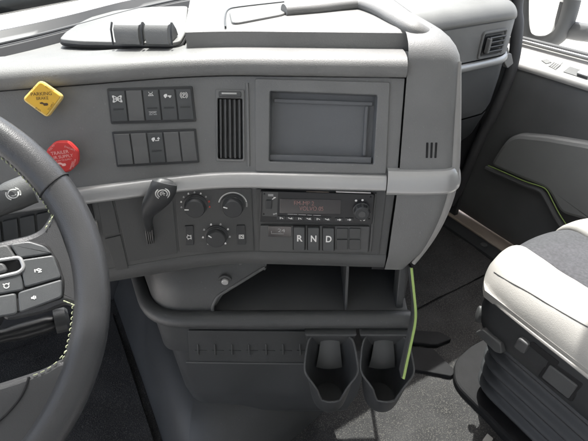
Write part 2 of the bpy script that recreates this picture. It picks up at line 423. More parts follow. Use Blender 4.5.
# windshield base line (real glass curve across the cab)
WB = [V((-.95, .50, .955)), V((-.6, .62, .955)), V((-.30, .735, .955)), V((-.04, .86, .955)), V((.07, .925, .955)), V((.2, 1.02, .955)), V((.36, 1.10, .955)), V((.6, 1.16, .955)), V((.9, 1.15, .955)), V((1.2, 1.08, .95)), V((1.36, 1.02, .95))]
wb = smooth_path(WB, 8)
def wbat(t): k = t*(len(wb)-1); i = min(int(k), len(wb)-2); return wb[i].lerp(wb[i+1], k-i)
fw = []
for z, k in ((-.02, 0), (.25, .0), (.6, .3), (.93, 1), (.952, 1)):
    fw.append([V((wbat(t).x, max(1.27, wbat(t).y)*(1-k)+wbat(t).y*k+.01, z)) for t in srange(0, 1, 30)])
    fw[-1].append(V((1.45, fw[-1][-1].y, z)))
struct(grid(fw).build('wall_firewall', 'wall'))
top = []
for i in range(9):
    t = i/8; row = []
    for j in range(71):
        a = j/70; p0 = dp(-.70+(.30+.70)*a, O0+.055, ZB-.003); q = wbat(.04+a*.62); r = p0.lerp(q, t); r.z = ZB-.003+(q.z-ZB+.003)*t; row.append(r)
    top.append(row)
grid(top).build('top_pad', 'top', dash)
# flush tray lid with two grey finger tabs
zl = ZB+.002
lid_px = [(60, 43), (66, 36), (82, 25), (98, 17.5), (120, 13), (150, 10), (188, 9), (187, 34), (181, 45), (170, 47), (120, 46), (80, 45)]
lid = prism(roundpoly([hz(x, y, zl) for x, y in lid_px], .012, 4), V((0, 0, 1)), -.004, .006, .002).build('tray_lid', 'top', dash)
ring = roundpoly([hz(x, y, zl) for x, y in lid_px], .012, 4)
tube([p+V((0, 0, -.0015)) for p in ring], .0022, 6, closed=True).build('lid_gap', 'gap', dash)
for x0, x1 in ((114, 142), (144.5, 171)):
    q = [hz(x0+1, 44, zl+.006), hz(x1-1, 44.5, zl+.006)]
    u = (q[1]-q[0]).normalized(); nn = V((-u.y, u.x, 0)); L = (q[1]-q[0]).length; c = (q[0]+q[1])/2
    rws = []
    for (d, z) in [(0, 0), (-.001, .010), (.002, .021), (.008, .0255), (.03, .025), (.045, .012), (.05, .002)]:
        rws.append([c+u*(L*(a-.5))*(1-.10*(1-abs(z-.008)*20))+nn*d+V((0, 0, z+zl+.006-c.z)) for a in [i/8 for i in range(9)]])
    gq = grid(rws)
    for e in (0, 8): gq.add([r[e] for r in rws], [tuple(range(len(rws)))])
    t_ = gq.build('finger_tab', 'face', dash)
    for e in (0, 1):
        b = q[e]; 
        tube([b+u*(.003*(1 if e else -1))+V((0, 0, -.001)), b+u*(.003*(1 if e else -1))+nn*.004+V((0, 0, .020)), b+u*(.003*(1 if e else -1))+nn*.012+V((0, 0, .028))], .0016, 6).build('tab_edge', 'dark', t_)
# square lid outline and rounded rail round the upper tray
zt = ZB+.0268
tube(smooth_path([hz(225.5, 27, zt), hz(225, 18, zt), hz(228, 10, zt), hz(240, 7, zt), hz(284, 2, zt)], 5), .0016, 6).build('lid_seam', 'dark', dash)
prism(roundpoly([hz(x, y, zt) for x, y in [(229, 12), (284, 4.5), (287, 15), (232, 25.5)]], .02, 5), V((0, 0, 1)), -.003, .003, .002).build('tray_cover', 'top', dash)
rl = smooth_path([hz(284, 11, zt+.004), hz(315, 8.5, zt+.004), hz(345, 5, zt+.005), hz(362, 4.5, zt+.005), hz(380, 10, zt+.005), hz(400, 21, zt+.003), hz(415, 29.5, zt-.001), hz(426, 35.5, zt-.012), hz(433, 38.5, zt-.03)], 6)
tube(rl, .0165, 16, flat=.66).build('tray_rail', 'top', dash)
# dark defroster border along the glass
bd = []
for (d, z) in [(-.055, .957), (-.045, .968), (-.006, .970), (.0, .974), (.012, .982), (.018, .982)]:
    bd.append([wbat(t)+V((.25*d, d, z-.955)) for t in srange(.0, 1, 80)])
grid(bd).build('defroster_border', 'frit', dash)
tube([wbat(t)+V((0, -.028, .0165)) for t in srange(.0, 1, 80)], .002, 6).build('defroster_slot', 'dark', dash)

# passenger side
YP = .85
pxs = srange(.55, 1.275, 20)
def pcurve(x, y): t = max(0, (x-1.19)/.085); return y+.05*t*t
pp = [(.26, .925), (.12, .925), (.05, .922), (.022, .914), (.006, .9), (.0, .886), (.002, .878)]
grid([[V((x, pcurve(x, YP+d), z-.02*max(0, (x-1.2)/.075)**2)) for x in pxs] for d, z in smooth_path([V((a, b, 0)) for a, b in pp], 3) for d, z in [(d, z)]] if False else [[V((x, pcurve(x, YP+q.x), q.y-.02*max(0, (x-1.2)/.075)**2)) for x in pxs] for q in smooth_path([V((a, b, 0)) for a, b in pp], 3)]).build('passenger_top_pad', 'top', dash)
gP = grid([[V((x, pcurve(x, YP+d), z)) for x in pxs] for d, z in [(.02, .877), (.006, .8765), (.004, .874), (.004, .78), (.008, .777)]])
gP.build('passenger_fascia', 'face', dash)
def pz(s): return s
rws = []
for k in range(9):
    a = -math.pi/2+math.pi*k/8; rws.append([V((x, pcurve(x, YP+.004-.010*abs(math.cos(a))**.6), .7645+.0115*math.sin(a))) for x in pxs])
grid(rws).build('passenger_trim_strip', 'metal', dash)
gb = [(.012, .755), (.006, .752), (.006, .70), (.012, .62), (.022, .592), (.03, .59)]
grid([[V((x, pcurve(x, YP+d), z)) for x in pxs] for d, z in gb]).build('glove_box_door', 'low', dash)
gb = [(.02, .588), (.02, .584), (.05, .50), (.10, .44), (.2, .42), (.36, .42)]
grid([[V((x, pcurve(x, YP+d), z)) for x in pxs] for d, z in gb]).build('knee_panel', 'dark', dash)
# passenger end cheek of the dashboard
ch = [V((1.275, YP+.05+d, z)) for d, z in [(.26, .905), (.05, .90), (.004, .87), (.004, .78), (.006, .70), (.02, .59), (.10, .44), (.36, .42)]]
G().add(ch, [tuple(range(8))]).build('end_cheek', 'low', dash)
# passenger vent
vt = thing('air_vent', 'small black air vent at passenger end of the dashboard', 'vent', (1.1, YP, .83))
vf = Fr((0, YP+.0035, 0), (1, 0, 0), (0, 0, 1))
vq = [vf.px(480, 38), vf.px(501.5, 30), vf.px(503, 49), vf.px(483, 57)]
za, zb = (vq[2].z+vq[3].z)/2, (vq[0].z+vq[1].z)/2; xa, xb = (vq[0].x+vq[3].x)/2, (vq[1].x+vq[2].x)/2
vq = [V((xa, YP+.0035, zb)), V((xb, YP+.0035, zb)), V((xb, YP+.0035, za)), V((xa, YP+.0035, za))]
prism(vq, V((0, -1, 0)), .0003, .003, .001, r=.006).build('vent_mouth', 'black', vt)
ou = [vq[0]+V((-.006, 0, .006)), vq[1]+V((.006, 0, .006)), vq[2]+V((.006, 0, -.006)), vq[3]+V((-.006, 0, -.006))]
tube(roundpoly([p+V((0, -.001, 0)) for p in ou], .008), .0042, 8, closed=True).build('vent_frame', 'face', vt)
for i in range(4):
    z = za+(zb-za)*(i+.6)/4.4
    obox(((xa+xb)/2+.005, YP-.004, z), (1, 0, 0), (0, -.8, .6), (0, .6, .8), (xb-xa)-.016, .012, .0035, .0008).build('slat', 'low', vt)
obox((xa+.012, YP-.008, (za+zb)/2), (1, 0, 0), (0, 0, 1), (0, -1, 0), .009, (zb-za)*.72, .012, .002, .003).build('thumb_tab', 'top', vt)

# ------------------------------------------------------------------ display opening and centre vent (real openings cut into the fascia)
dq = [(270, 91), (377.5, 95), (373.5, 164.5), (269, 161.5)]
fD, pD = frame_px(dq, bU)
cutD = prism(roundpoly(pD, .003), fD.n, -.05, .05, 0)
vq2 = [(217.5, 98), (242.5, 98.5), (243, 159.5), (218, 159)]
fV, pV = frame_px(vq2, bU)
cut(upper, cutD, prism(roundpoly(pV, .002), fV.n, -.05, .05, 0))
def recess(q, fr, depth, name, m, parent, floor_m=None, tilt=0):
    a = [p+fr.n*.0005 for p in q]; b = [p-fr.n*depth for p in inset(q, -fr.n if ((q[1]-q[0]).cross(q[2]-q[1])).dot(fr.n) < 0 else fr.n, .002)]
    g_ = grid([a+[a[0]], b+[b[0]]]); o = g_.build(name, m, parent)
    G().add(b, [(0, 1, 2, 3)]).build('recess_floor', floor_m or m, o)
    return b
# display surround raised frame and tray
fq = [(255, 78.5), (390, 82), (386, 173.5), (255.5, 171)]
fS, pS = frame_px(fq, bU)
sur = slab = None
def ringplate(qo, qi, n, t0, t1, bev, name, m, parent, ro=.003, ri=.003):
    a = roundpoly(qo, ro, 3); b = roundpoly(qi, ri, 3); n = n.normalized()
    ar = sum(((a[i]-a[0]).cross(a[(i+1) % len(a)]-a[0]) for i in range(len(a))), V())
    if ar.dot(n) < 0: a = a[::-1]; b = b[::-1]
    rings = [[p+n*t0 for p in a], [p+n*(t1-bev) for p in a], [p+n*t1 for p in inset(a, n, bev)], [p+n*t1 for p in inset(b, n, -bev)], [p+n*(t1-bev) for p in b], [p+n*t0 for p in b]]
    return grid(rings, True).build(name, m, parent)
ringplate(pS, pD, fS.n, -.004, .0028, .0012, 'display_surround', 'face', dash)
recess(pD, fD, .017, 'display_tray', 'recess', dash, 'recess')
q = subq(pD, .0, .985, .90, .995); prism(q, fD.n, -.016, -.0045, .0015).build('display_ledge', 'recess', dash)
q = subq(pD, .03, .97, .10, .155); prism(q, fD.n, -.0175, -.0125, .001).build('display_hinge_bar', 'recess', dash)
q = subq(pD, .90, .93, .16, .89); prism(q, fD.n, -.0175, -.011, .001).build('display_side_rib', 'recess', dash)
# centre vent
cv = thing('air_vent', 'tall grey slatted air vent left of the empty display recess', 'vent', fV.o)
recess(pV, fV, .011, 'vent_duct', 'dark', cv, 'black')
vo = [(215.5, 89), (244.5, 89.5), (245, 161.5), (216, 161)]
pvo = [fV.px(*p) for p in vo]
ringplate(pvo, pV, fV.n, -.003, .0022, .0009, 'vent_frame', 'face', cv)
for i in range(5):
    q = subq(pV, .05+.19*i+.02, .05+.19*i+.105, .015, .985); prism(q, fV.n, -.009, -.0008, .0008).build('slat', 'low', cv)
tq = [fV.px(*p) for p in [(219, 91), (241.5, 91.5), (241.5, 97.5), (219, 97)]]
tb = prism(tq, fV.n, .001, .0048, .0015, r=.002).build('thumb_wheel', 'low', cv)
prism([fV.px(*p) for p in [(222, 92.6), (237, 92.8), (237, 94.5), (222, 94.3)]], fV.n, .004, .0062, .0007).build('grip_ridge', 'silver', tb)
fVv = (fV.px(250, 78)-fV.px(250, 165))
grid([[hit(bU, (x, y))+fV.n*.0016*k for x, y in [(246, 82), (247.5, 95), (248, 120), (248, 145), (248.5, 166)]] for k in (-1, 1)] if False else [[p+fV.u*d+fV.n*h for p in [hit(bU, (247, 83)), hit(bU, (247.5, 100)), hit(bU, (248, 130)), hit(bU, (248.5, 166))]] for d, h in ((-.0025, 0), (-.0015, .0028), (.0015, .0028), (.003, 0))]).build('vent_side_rib', 'face', cv)
# three slots in the end block
slq = [(425.5, 142.5), (439, 142.5), (438, 158), (425, 158)]
fB, pB = frame_px(slq, bE)
for i in range(3):
    q = subq(pB, .05+.33*i, .05+.33*i+.17, 0, 1); prism(q, fB.n, -.002, .0006, .0003, r=.001).build('slot', 'gap', dash)
q = subq(pB, -.02, 1.0, -.05, 1.05)

# ------------------------------------------------------------------ brake knobs
def knob_stem(fr, parent): lathe([(.011, 0), (.011, .016), (.009, .02)], fr.o, fr.n, 20).build('stem', 'black', parent)
def brake_knob(quad, name, label, pts, hh, m, em, edge_r):
    fr, _ = frame_px(quad, bU); t = thing(name, label, 'knob', fr.o); knob_stem(fr, t)
    fk = Fr(fr.o+fr.n*hh, fr.u, fr.v); P = [fk.px(*p) for p in pts]
    c = sum(P, V())/len(P); fk = Fr(c, (1, 0, 0), V((0, 0, 1))) if False else Fr(c, fr.u, fr.v)
    prism(P, fr.n, -.008, .0, .0025, r=edge_r, seg=6).build('knob_head', em, t)
    prism(inset(roundpoly(P, edge_r, 5), fr.n if sum(((P[i]-c).cross(P[(i+1) % len(P)]-c) for i in range(len(P))), V()).dot(fr.n) > 0 else -fr.n, .0022), fr.n, -.002, .0009, .0009).build('knob_face', m, t)
    return t, fk
yk, fy = brake_knob([(22, 80), (62, 80), (62, 118), (22, 118)], 'parking_brake_knob', 'yellow diamond parking brake knob pressed into the dashboard', [(40, 79.5), (63.5, 96), (47, 118), (21.5, 99.5)], .022, 'yellow', 'yellow2', .006)
def hdir(fr, a, b): d = fr.px(*b)-fr.px(*a); return math.atan2(d.dot(fr.v), d.dot(fr.u))
rY = hdir(fy, (31, 95), (52, 94))
def tx(s, fr, x, y, hpx, m, parent, name='lettering', rot=0, wpx=None, c=.0012, bold=0):
    a, b = fr.uv(fr.px(x, y)); sc = (fr.px(x+1, y)-fr.px(x, y)).length; sv = (fr.px(x, y+1)-fr.px(x, y)).length
    return text(s, name, fr, a, b, hpx*sv, m, parent, c, wpx*sc if wpx else None, rot, bold=bold)
tx('PARKING', fy, 41.5, 94, 3.4, 'ink', yk, rot=rY, wpx=21)
tx('BRAKE', fy, 42.5, 98.4, 3.0, 'ink', yk, rot=rY, wpx=12)
tx('PUSH TO', fy, 33, 88.5, 1.8, 'ink', yk, rot=rY+R(40), wpx=8)
tx('RELEASE', fy, 50, 88.6, 1.8, 'ink', yk, rot=rY-R(33), wpx=9)
tx('PULL', fy, 38.5, 109.5, 2.0, 'ink', yk, rot=rY-R(35), wpx=6)
tx('TO APPLY', fy, 51.5, 106.5, 2.0, 'ink', yk, rot=rY+R(47), wpx=10)
a, b = fy.uv(fy.px(43.5, 103.5)); sc = (fy.px(44.5, 103.5)-fy.px(43.5, 103.5)).length
strokes([('f', [(-3.5, .9), (-1, 1.6), (1, .4), (4, .6), (5, -.8), (4, -2.2), (.5, -2.4), (-.5, -.6), (-3.2, -.4)])], fy, a, b, sc, .6, .0012).build('emblem', 'ink', yk)
octp = [(53, 141.5), (64.5, 140), (75, 145.5), (79.5, 156), (76.5, 166.5), (67.5, 173), (54, 170.5), (46, 160)]
octp = []
for i in range(8):
    aa = R(22+45*i); octp.append((62.2+17.6*math.cos(aa), 156.6-17.2*math.sin(aa)))
rk, frd = brake_knob([(46, 140), (79, 140), (79, 173), (46, 173)], 'trailer_brake_knob', 'red octagonal trailer air supply knob half behind the wheel rim', octp, .022, 'red', 'red', .003)
rR = hdir(frd, (52, 154), (70, 151.5))
tx('TRAILER', frd, 60, 152.6, 3.2, 'pink', rk, rot=rR, wpx=18)
tx('AIR SUPPLY', frd, 62, 156.8, 2.9, 'pink', rk, rot=rR, wpx=23)
tx('PUSH TO SUPPLY', frd, 64, 160, 1.5, 'pink', rk, rot=rR, wpx=16)
tx('PULL TO', frd, 52, 147.8, 1.7, 'pink', rk, rot=rR+R(40), wpx=8)
tx('EVACUATE', frd, 70, 148.4, 1.8, 'pink', rk, rot=rR-R(32), wpx=11)
tx('NOT FOR', frd, 74.5, 163, 1.5, 'pink', rk, rot=rR+R(60), wpx=9)
tx('PARKING', frd, 71.8, 165.3, 1.5, 'pink', rk, rot=rR+R(60), wpx=9)
a, b = frd.uv(frd.px(62, 164)); sc = (frd.px(63, 164)-frd.px(62, 164)).length
strokes([('f', [(-4, 1.4), (-1, 1.8), (1, .6), (3.6, 1), (4.4, -.6), (3.4, -2), (.5, -2.2), (-.5, -.6), (-3.6, -.2)])], frd, a, b, sc, .6, .0012).build('emblem', 'pink', rk)

# ------------------------------------------------------------------ rocker switch banks
TRUCK = [('f', [(-4, -1), (-4, .6), (-2.4, 1.8), (-.4, 1.8), (-.4, -1)]), ('f', [(.2, -1), (.2, .2), (4, .2), (4, -1)]), ('f', arc(-2.4, -1.4, 1, 0, 360, 10)), ('f', arc(2.4, -1.4, 1, 0, 360, 10))]
AXLE = [('f', [(-4.6, 1.4), (-4.6, 3.4), (-2.6, 3.4), (-2.6, 1.4)]), ('f', [(2.6, 1.4), (2.6, 3.4), (4.6, 3.4), (4.6, 1.4)]), ('f', [(-4.6, -3.4), (-4.6, -1.4), (-2.6, -1.4), (-2.6, -3.4)]), ('f', [(2.6, -3.4), (2.6, -1.4), (4.6, -1.4), (4.6, -3.4)]), [(-3.6, 2), (-3.6, -2)], [(3.6, 2), (3.6, -2)], [(-3.6, 0), (3.6, 0)], ('f', arc(0, 0, 1.7, 0, 360, 12)), [(-2, 2.4), (0, 1), (2, 2.4)], [(-2, -2.4), (0, -1), (2, -2.4)]]
BEACON = [arc(0, -.6, 2.6, 0, 180, 10), [(-3.4, -.8), (3.4, -.8)], [(-2, 3), (-2.6, 4)], [(2, 3), (2.6, 4)], [(0, -.8), (0, 1)]]
BARS = [[(-4.4, 1.6), (-2, 1.6)], [(-1, 1.6), (1.4, 1.6)], [(2.4, 1.6), (4.4, 1.6)], [(-4, -.2), (-3, -.2), (-2, .5), (0, -.2), (2, .5), (4, -.2)], [(-4.4, -2), (-1, -2)], [(1, -2), (4.4, -2)]]
CIRP = [arc(0, 0, 3, 0, 360, 18), arc(0, 0, 4.6, 130, 230, 8), arc(0, 0, 4.6, -50, 50, 8), [(-.8, -1.8), (-.8, 1.6), (.6, 1.6), (1.1, .8), (.6, 0), (-.8, 0)]]
RAMP = TRUCK[:1]+[('f', arc(-2.4, -1.6, 1, 0, 360, 10)), [(0, -1.6), (3.4, -1.6), (3.4, 1.4)], [(2.4, .4), (3.4, 1.6), (4.4, .4)]]
def bank(quad, label, spec):
    fr, q = frame_px(quad, bU); t = thing('switch_bank', label, 'switches', fr.o, 'rocker switch banks beside the centre vent')
    q = [fr.px(*p) for p in quad]
    prism(q, fr.n, -.004, .0022, .001, r=.0025).build('housing', 'dark', t)
    sc = (fr.px(150, 120)-fr.px(149, 120)).length
    for i, (m, icons) in enumerate(spec):
        a0, a1 = .022+.1935*i, .022+.1935*i+.178; sq = subq(q, a0, a1, .07, .93)
        c = sum(sq, V())/4
        # rocker: two slightly tilted halves meeting at the waist
        up = [p for p in subq(q, a0, a1, .07, .5)]; lo = [p for p in subq(q, a0, a1, .5, .93)]; n = fr.n
        rr = []
        for b_, h in ((.07, .0015), (.075, .0052), (.09, .006), (.48, .0046), (.52, .0046), (.90, .0056), (.925, .005), (.93, .0015)):
            A, B = bil(q, a0, b_), bil(q, a1, b_); d = (B-A).normalized()*.0006
            rr.append([A+n*.0015, A+n*(h-.0006), A+d+n*h, B-d+n*h, B+n*(h-.0006), B+n*.0015])
        g_ = grid(rr); s_ = g_.build('switch', m, t)
        for (sym, b_, k, mm) in icons:
            p = bil(q, (a0+a1)/2, b_); a, b = fr.uv(p)
            strokes(sym, fr, a, b, sc*k, .85, .0066, 0).build('icon', mm, s_)
        if icons and m == 'switch':
            p = subq(q, a0+.03, a1-.03, .56, .60); prism(p, n, .004, .0058, .0002).build('indicator_window', 'dark', s_)
bank([(107, 88.5), (192.5, 86), (196.5, 121.5), (111, 124)], 'upper bank of five rocker switches, four with white symbols', [('switch', [(AXLE, .30, 1.0, 'print')]), ('swblank', []), ('switch', [(BEACON, .22, .72, 'print'), (BARS, .72, .8, 'printg')]), ('switch', [(TRUCK, .25, .95, 'print')]), ('switch', [(CIRP, .25, .8, 'print')])])
bank([(112, 131.5), (196, 128.5), (199.6, 162.5), (117, 167)], 'lower bank of mostly blank rocker switches, one white symbol', [('swblank', []), ('swblank', []), ('switch', [(RAMP, .25, .95, 'print')]), ('swblank', []), ('swblank', [])])

# ------------------------------------------------------------------ lower panels
def panel_px(quad, name, m, parent, h=.0025, bev=.0008, r=.0015, fr=None):
    if fr is None: fr, _ = frame_px(quad, bL)
    q = [fr.px(*p) for p in quad]; o = prism(q, fr.n, -.01, h, bev, r=r).build(name, m, parent); return fr, q, o
panel_px([(97, 198.5), (111.3, 195.5), (120, 232.5), (104, 236.5)], 'blank_panel', 'panel', dash)
panel_px([(105, 238.5), (120.6, 234.6), (128.6, 268), (117, 271.5)], 'blank_panel', 'panel', dash)
fr, q, _o = panel_px([(84, 203), (91, 201), (95, 218), (88, 220)], 'slot_plate', 'gap', dash, h=.003)
fr, q, _o = panel_px([(92, 221), (97, 220), (99.5, 233), (95, 234.5)], 'cream_tag', 'cream', dash, h=.006)
_o['label'] = 'small cream tag'
# dark switch row behind the wheel
for i in range(4):
    x = -14+17*i; y = 232-3.6*i
    fr, q, o = panel_px([(x, y-8), (x+14.5, y-11.2), (x+16.5, y+9.5), (x+2, y+13)], 'toggle_switch', 'switch', dash, h=.005, r=.002)
# park brake lever panel + lever
lp = thing('parking_lever', 'dark curved parking brake lever with round white symbol', 'lever', hit(bL, (148, 232)))
fl_, q, _o = panel_px([(113.5, 195), (171.8, 189), (177.6, 252.5), (129, 261)], 'lever_panel', 'panel', dash)
ft = Fr(fl_.o, fl_.u, fl_.v)
q = [fl_.px(*p, .0025) for p in [(144, 223), (153, 222), (155, 241), (147.5, 242)]]
bt = prism(q, fl_.n, 0, .010, .004, r=.004).build('boot', 'dark', lp)
for i in range(4):
    pa, pb = bil(q, .12+.24*i, .12), bil(q, .12+.24*i, .92); tube([pa+fl_.n*.0095, (pa+pb)/2+fl_.n*.0115, pb+fl_.n*.0095], .0013, 6).build('boot_rib', 'black', bt)
ctrl = [((149, 229), .006, .0075, .007), ((147.5, 220), .018, .010, .0085), ((148, 212.5), .030, .0125, .010), ((152.5, 204.5), .038, .0195, .012), ((159.5, 195.5), .044, .0235, .0135), ((163.5, 187.5), .045, .0245, .0135), ((165, 182), .043, .0225, .012)]
rows = []; cs = [fl_.px(*c[0], c[1]) for c in ctrl]; sp = smooth_path(cs, 5)
W = np.interp(np.linspace(0, 6, len(sp)), range(7), [c[2] for c in ctrl]); T = np.interp(np.linspace(0, 6, len(sp)), range(7), [c[3] for c in ctrl])
for i, p in enumerate(sp):
    t = (sp[min(i+1, len(sp)-1)]-sp[max(i-1, 0)]).normalized(); a = (fl_.n-t*fl_.n.dot(t)).normalized(); b = t.cross(a)
    e = 1.0 if i < len(sp)-1 else .8
    rows.append([p+b*(math.copysign(abs(math.cos(k))**.75, math.cos(k))*W[i]*.78*e)+a*(math.copysign(abs(math.sin(k))**.75, math.sin(k))*T[i]*e) for k in [2*math.pi*j/20 for j in range(20)]])
tend = (sp[-1]-sp[-2]).normalized()
for f_, d in ((.62, .0035), (.3, .0052), (.02, .0056)):
    c = sp[-1]; rows.append([c+(q_-c)*f_/.8+tend*d for q_ in rows[len(sp)-1]])
lv = grid(rows, True, True).build('lever_arm', 'dark', lp)
# white brake symbol on the lever's crown
fi = Fr(fl_.px(162.5, 193.5, .058), fl_.u, (sp[-4]-sp[-14]))
sc = (fi.px(163, 194)-fi.px(162, 194)).length
strokes([arc(0, 0, 4.6, 0, 360, 24), arc(0, 0, 6.6, 125, 235, 10), arc(0, 0, 6.6, -55, 55, 10), arc(0, 0, 2.2, 60, 300, 12), [(-.6, 0), (2, 0)]], Fr(fi.o, fi.u, fi.v), 0, 0, sc*1.05, 1.1, 0.0008).build('brake_symbol', 'print', lv)
# climate panel
fc, q, _o = panel_px([(174.2, 188.5), (251.2, 187.8), (254, 250), (180.2, 252)], 'climate_plate', 'panel', dash)
bpy.data.objects.remove(_o)
cl = thing('climate_panel', 'climate control panel with three round dark knobs', 'control panel', fc.o)
prism(q, fc.n, -.01, .0026, .0008, r=.0015).build('face_plate', 'panel', cl)
sc = (fc.px(216, 215)-fc.px(215, 215)).length
for i, (x, y, ptr, a0, a1) in enumerate([(195.4, 204.8, 178, -10, 190), (232.8, 204.8, 160, 0, 180), (216.3, 235, 140, -50, 230)]):
    c = fc.px(x, y, .0026); k = lathe([(.0195, 0), (.0195, .002), (.0165, .003), (.0165, .0045), (.0172, .0055), (.0158, .0145), (.0145, .0158), (0, .0162)], c, fc.n, 40).build('knob', 'dark', cl)
    lathe([(.0172, .0052), (.0178, .0056), (.0178, .0068), (.0172, .0072)], c, fc.n, 40).build('knob_ring', 'switch', k)
    f2 = Fr(c, fc.u, fc.v); d = R(ptr)
    strokes([[(math.cos(d)*6.2, math.sin(d)*6.2), (math.cos(d)*9, math.sin(d)*9)]], f2, 0, 0, sc, 1.3, .0168).build('pointer', 'print', k)
    if i == 1:
        strokes([arc(0, 0, 14, 15, 165, 26)], f2, 0, 0, sc, 1.2, .0004).build('dial_scale', 'print', cl)
        strokes([arc(0, 0, 14, -8, 8, 4)], f2, 0, 0, sc, 1.4, .0004).build('dial_scale', 'printg', cl)
        strokes([('f', [(-1.3, -13.6), (1.3, -13.6), (0, -11.6)])], f2, 0, 0, sc, 1, .0004).build('dial_mark', 'print', cl)
    else:
        n_ = 9 if i == 0 else 8
        for k_ in range(n_):
            a = R(a1+(a0-a1)*k_/(n_-1)); m_ = 'printr' if (i == 0 and k_ >= n_-2) else ('print' if k_ % 2 else 'printg')
            big = 1.1 if i == 0 else 1.3
            strokes([('f', [(math.cos(a)*14+big*.9*cx, math.sin(a)*14+big*cy) for cx, cy in ((-1, -.6), (-.3, 1), (.6, .9), (1, -.4), (.2, -1))])], f2, 0, 0, sc, 1, .0004).build('dial_mark', m_, cl)
    if i == 2: strokes([[(0, -13.5), (0, -15)], [(-1.6, -14.2), (1.6, -14.2)]], f2, 0, 0, sc, .7, .0004).build('dial_mark', 'print', cl)
for (x, y) in ((189.3, 234), (241, 233.5)):
    q = [fc.px(*p) for p in [(x-4.4, y-9.5), (x+4.2, y-9.7), (x+4.9, y+9.6), (x-3.8, y+9.8)]]
    b = prism(q, fc.n, .0015, .0048, .001, r=.0018).build('push_button', 'dark', cl); a_, b_ = fc.uv(fc.px(x+.4, y+1.5))
    strokes([arc(-.5, 0, 2, 30, 330, 12), [(1.6, 2.4), (1.6, -2.4)], [(-1.6, 2.8), (-.4, 1.6)], [(-1.6, -2.8), (-.4, -1.6)]] if x < 200 else [[(-2.4, 2), (2.2, 2), (2.2, -2.4), (-2.4, -2.4), (-2.4, 2)], arc(0, -.2, 1.3, 0, 300, 10)], fc, a_, b_, sc, .8, .0051).build('icon', 'print', b)

# radio
fr_, q, _o = panel_px([(256.5, 188.3), (386, 190.8), (379, 253.5), (258.5, 250.5)], 'radio_surround', 'panel', dash)
rq = [(260.7, 189.2), (374, 192.6), (371.6, 222.4), (259.8, 219.8)]
rad = thing('radio', 'black car radio with dim red display and round knob', 'radio', fr_.o)
q = [fr_.px(*p, .0025) for p in rq]
body = prism(q, fr_.n, -.03, .0065, .0012, r=.003).build('radio_body', 'black', rad)
fR = Fr(fr_.o+fr_.n*.009, fr_.u, fr_.v); sc = (fR.px(316, 205)-fR.px(315, 205)).length
def rp(quad, name, m, h0=-.004, h1=.0006, bev=.0004, r=.0008, parent=rad): return prism([fR.px(*p) for p in quad], fR.n, h0, h1, bev, r=r).build(name, m, parent)
lc = rp([(263, 191.5), (278, 192), (277.5, 216.5), (262.3, 216)], 'control_column', 'panel')
rp([(266, 199.5), (272, 199.7), (271.6, 208.5), (265.8, 208.3)], 'rocker_key', 'dark', h1=.003, bev=.001)
dsp = rp([(280, 198.5), (341, 199.6), (340.4, 214), (279.6, 213)], 'display', 'screen', h1=.0008)
for (x, y, s, hh, m_, wpx) in [(274.5, 194, 'CD', 0, 0, 0)]: pass
tx('FM-MP 2', fR, 304, 203, 4.2, 'disp', dsp, 'display_text', wpx=20)
tx('VOLVO 05', fR, 311.5, 208.4, 4.2, 'disp', dsp, 'display_text', wpx=24)
tx('VOLVO', fR, 317, 194.6, 2.6, 'print', rad, 'maker_lettering', wpx=16, c=-.0018, bold=.015)
rp([(306, 192.4), (329, 193), (329, 197.2), (306, 196.6)], 'lettering_glow', 'sill', h1=-.0023, r=.0005)  # beige plate colours in the reddish glow behind the lettering
rp([(280, 192.2), (288, 192.4), (288, 193.9), (280, 193.7)], 'print_mark', 'print', h0=-.004, h1=-.0016, bev=.0001)
rp([(343.5, 194), (351.5, 194.2), (351.5, 195.9), (343.5, 195.7)], 'print_mark', 'print', h0=-.004, h1=-.0016, bev=.0001)
rp([(336, 191.7), (371, 192.9), (371, 194), (336, 192.8)], 'silver_edge', 'silver', h0=-.004, h1=-.0012, bev=.0003)  # thin silver strip along the upper right edge
for i in range(6):
    x = 277+9.2*i; y = 217.6+.25*i
    k = rp([(x, y-1.9), (x+8.2, y-1.7), (x+8.1, y+2), (x-.1, y+1.8)], 'preset_key', 'dark', h1=.0014, bev=.0006)
    a_, b_ = fR.uv(fR.px(x+4.1, y)); strokes([[(-1.8, .5), (.2, -.4), (1.5, .6)], [(.4, -.6), (2.0, -.6)]] if i % 2 else [[(-.8, .8), (-.8, -.8)], [(.6, .3), (1.8, -.5)]], fR, a_, b_, sc, .8, .0016).build('icon', 'print', k)
for i in range(2):
    x = 335+10*i; k = rp([(x, 217.6), (x+8.5, 217.8), (x+8.4, 221.2), (x, 221)], 'preset_key', 'dark', h1=.0014, bev=.0006)
    a_, b_ = fR.uv(fR.px(x+4.2, 219.3)); strokes([[(-1.6, 0), (1.4, 0)], [(.4, .8), (1.6, 0), (.4, -.8)]], fR, a_, b_, sc, .8, .0016).build('icon', 'print', k)
strokes([[(0, 0), (5, -.1)], [(6, -.1), (9, -.2)], [(11, -.2), (18, -.4)], [(20, -.5), (24, -.6)], [(26, -.6), (33, -.8)]], fR, *fR.uv(fR.px(288, 213.8)), sc, .6, .0011).build('frequency_marks', 'printg', rad)
for x, y in ((345, 204.3), (346, 206.6), (346.5, 211)): rp([(x-2.6, y-.5), (x+2.6, y-.4), (x+2.6, y+.5), (x-2.6, y+.4)], 'print_mark', 'printg', h0=-.004, h1=-.0014, bev=.0001)
for x, y in ((264.4, 193.6), (263.8, 213.8), (370.6, 197), (369.2, 219)): lathe([(.0015, -.001), (.0015, .0008), (0, .001)], fR.px(x, y), fR.n, 10).build('release_hole', 'gap', rad)
strokes([[(-2, .6), (2.4, .6)], [(-2, -.8), (2.4, -.8)]], fR, *fR.uv(fR.px(270.5, 194.8)), sc, .9, .0008).build('print_mark', 'printg', lc)
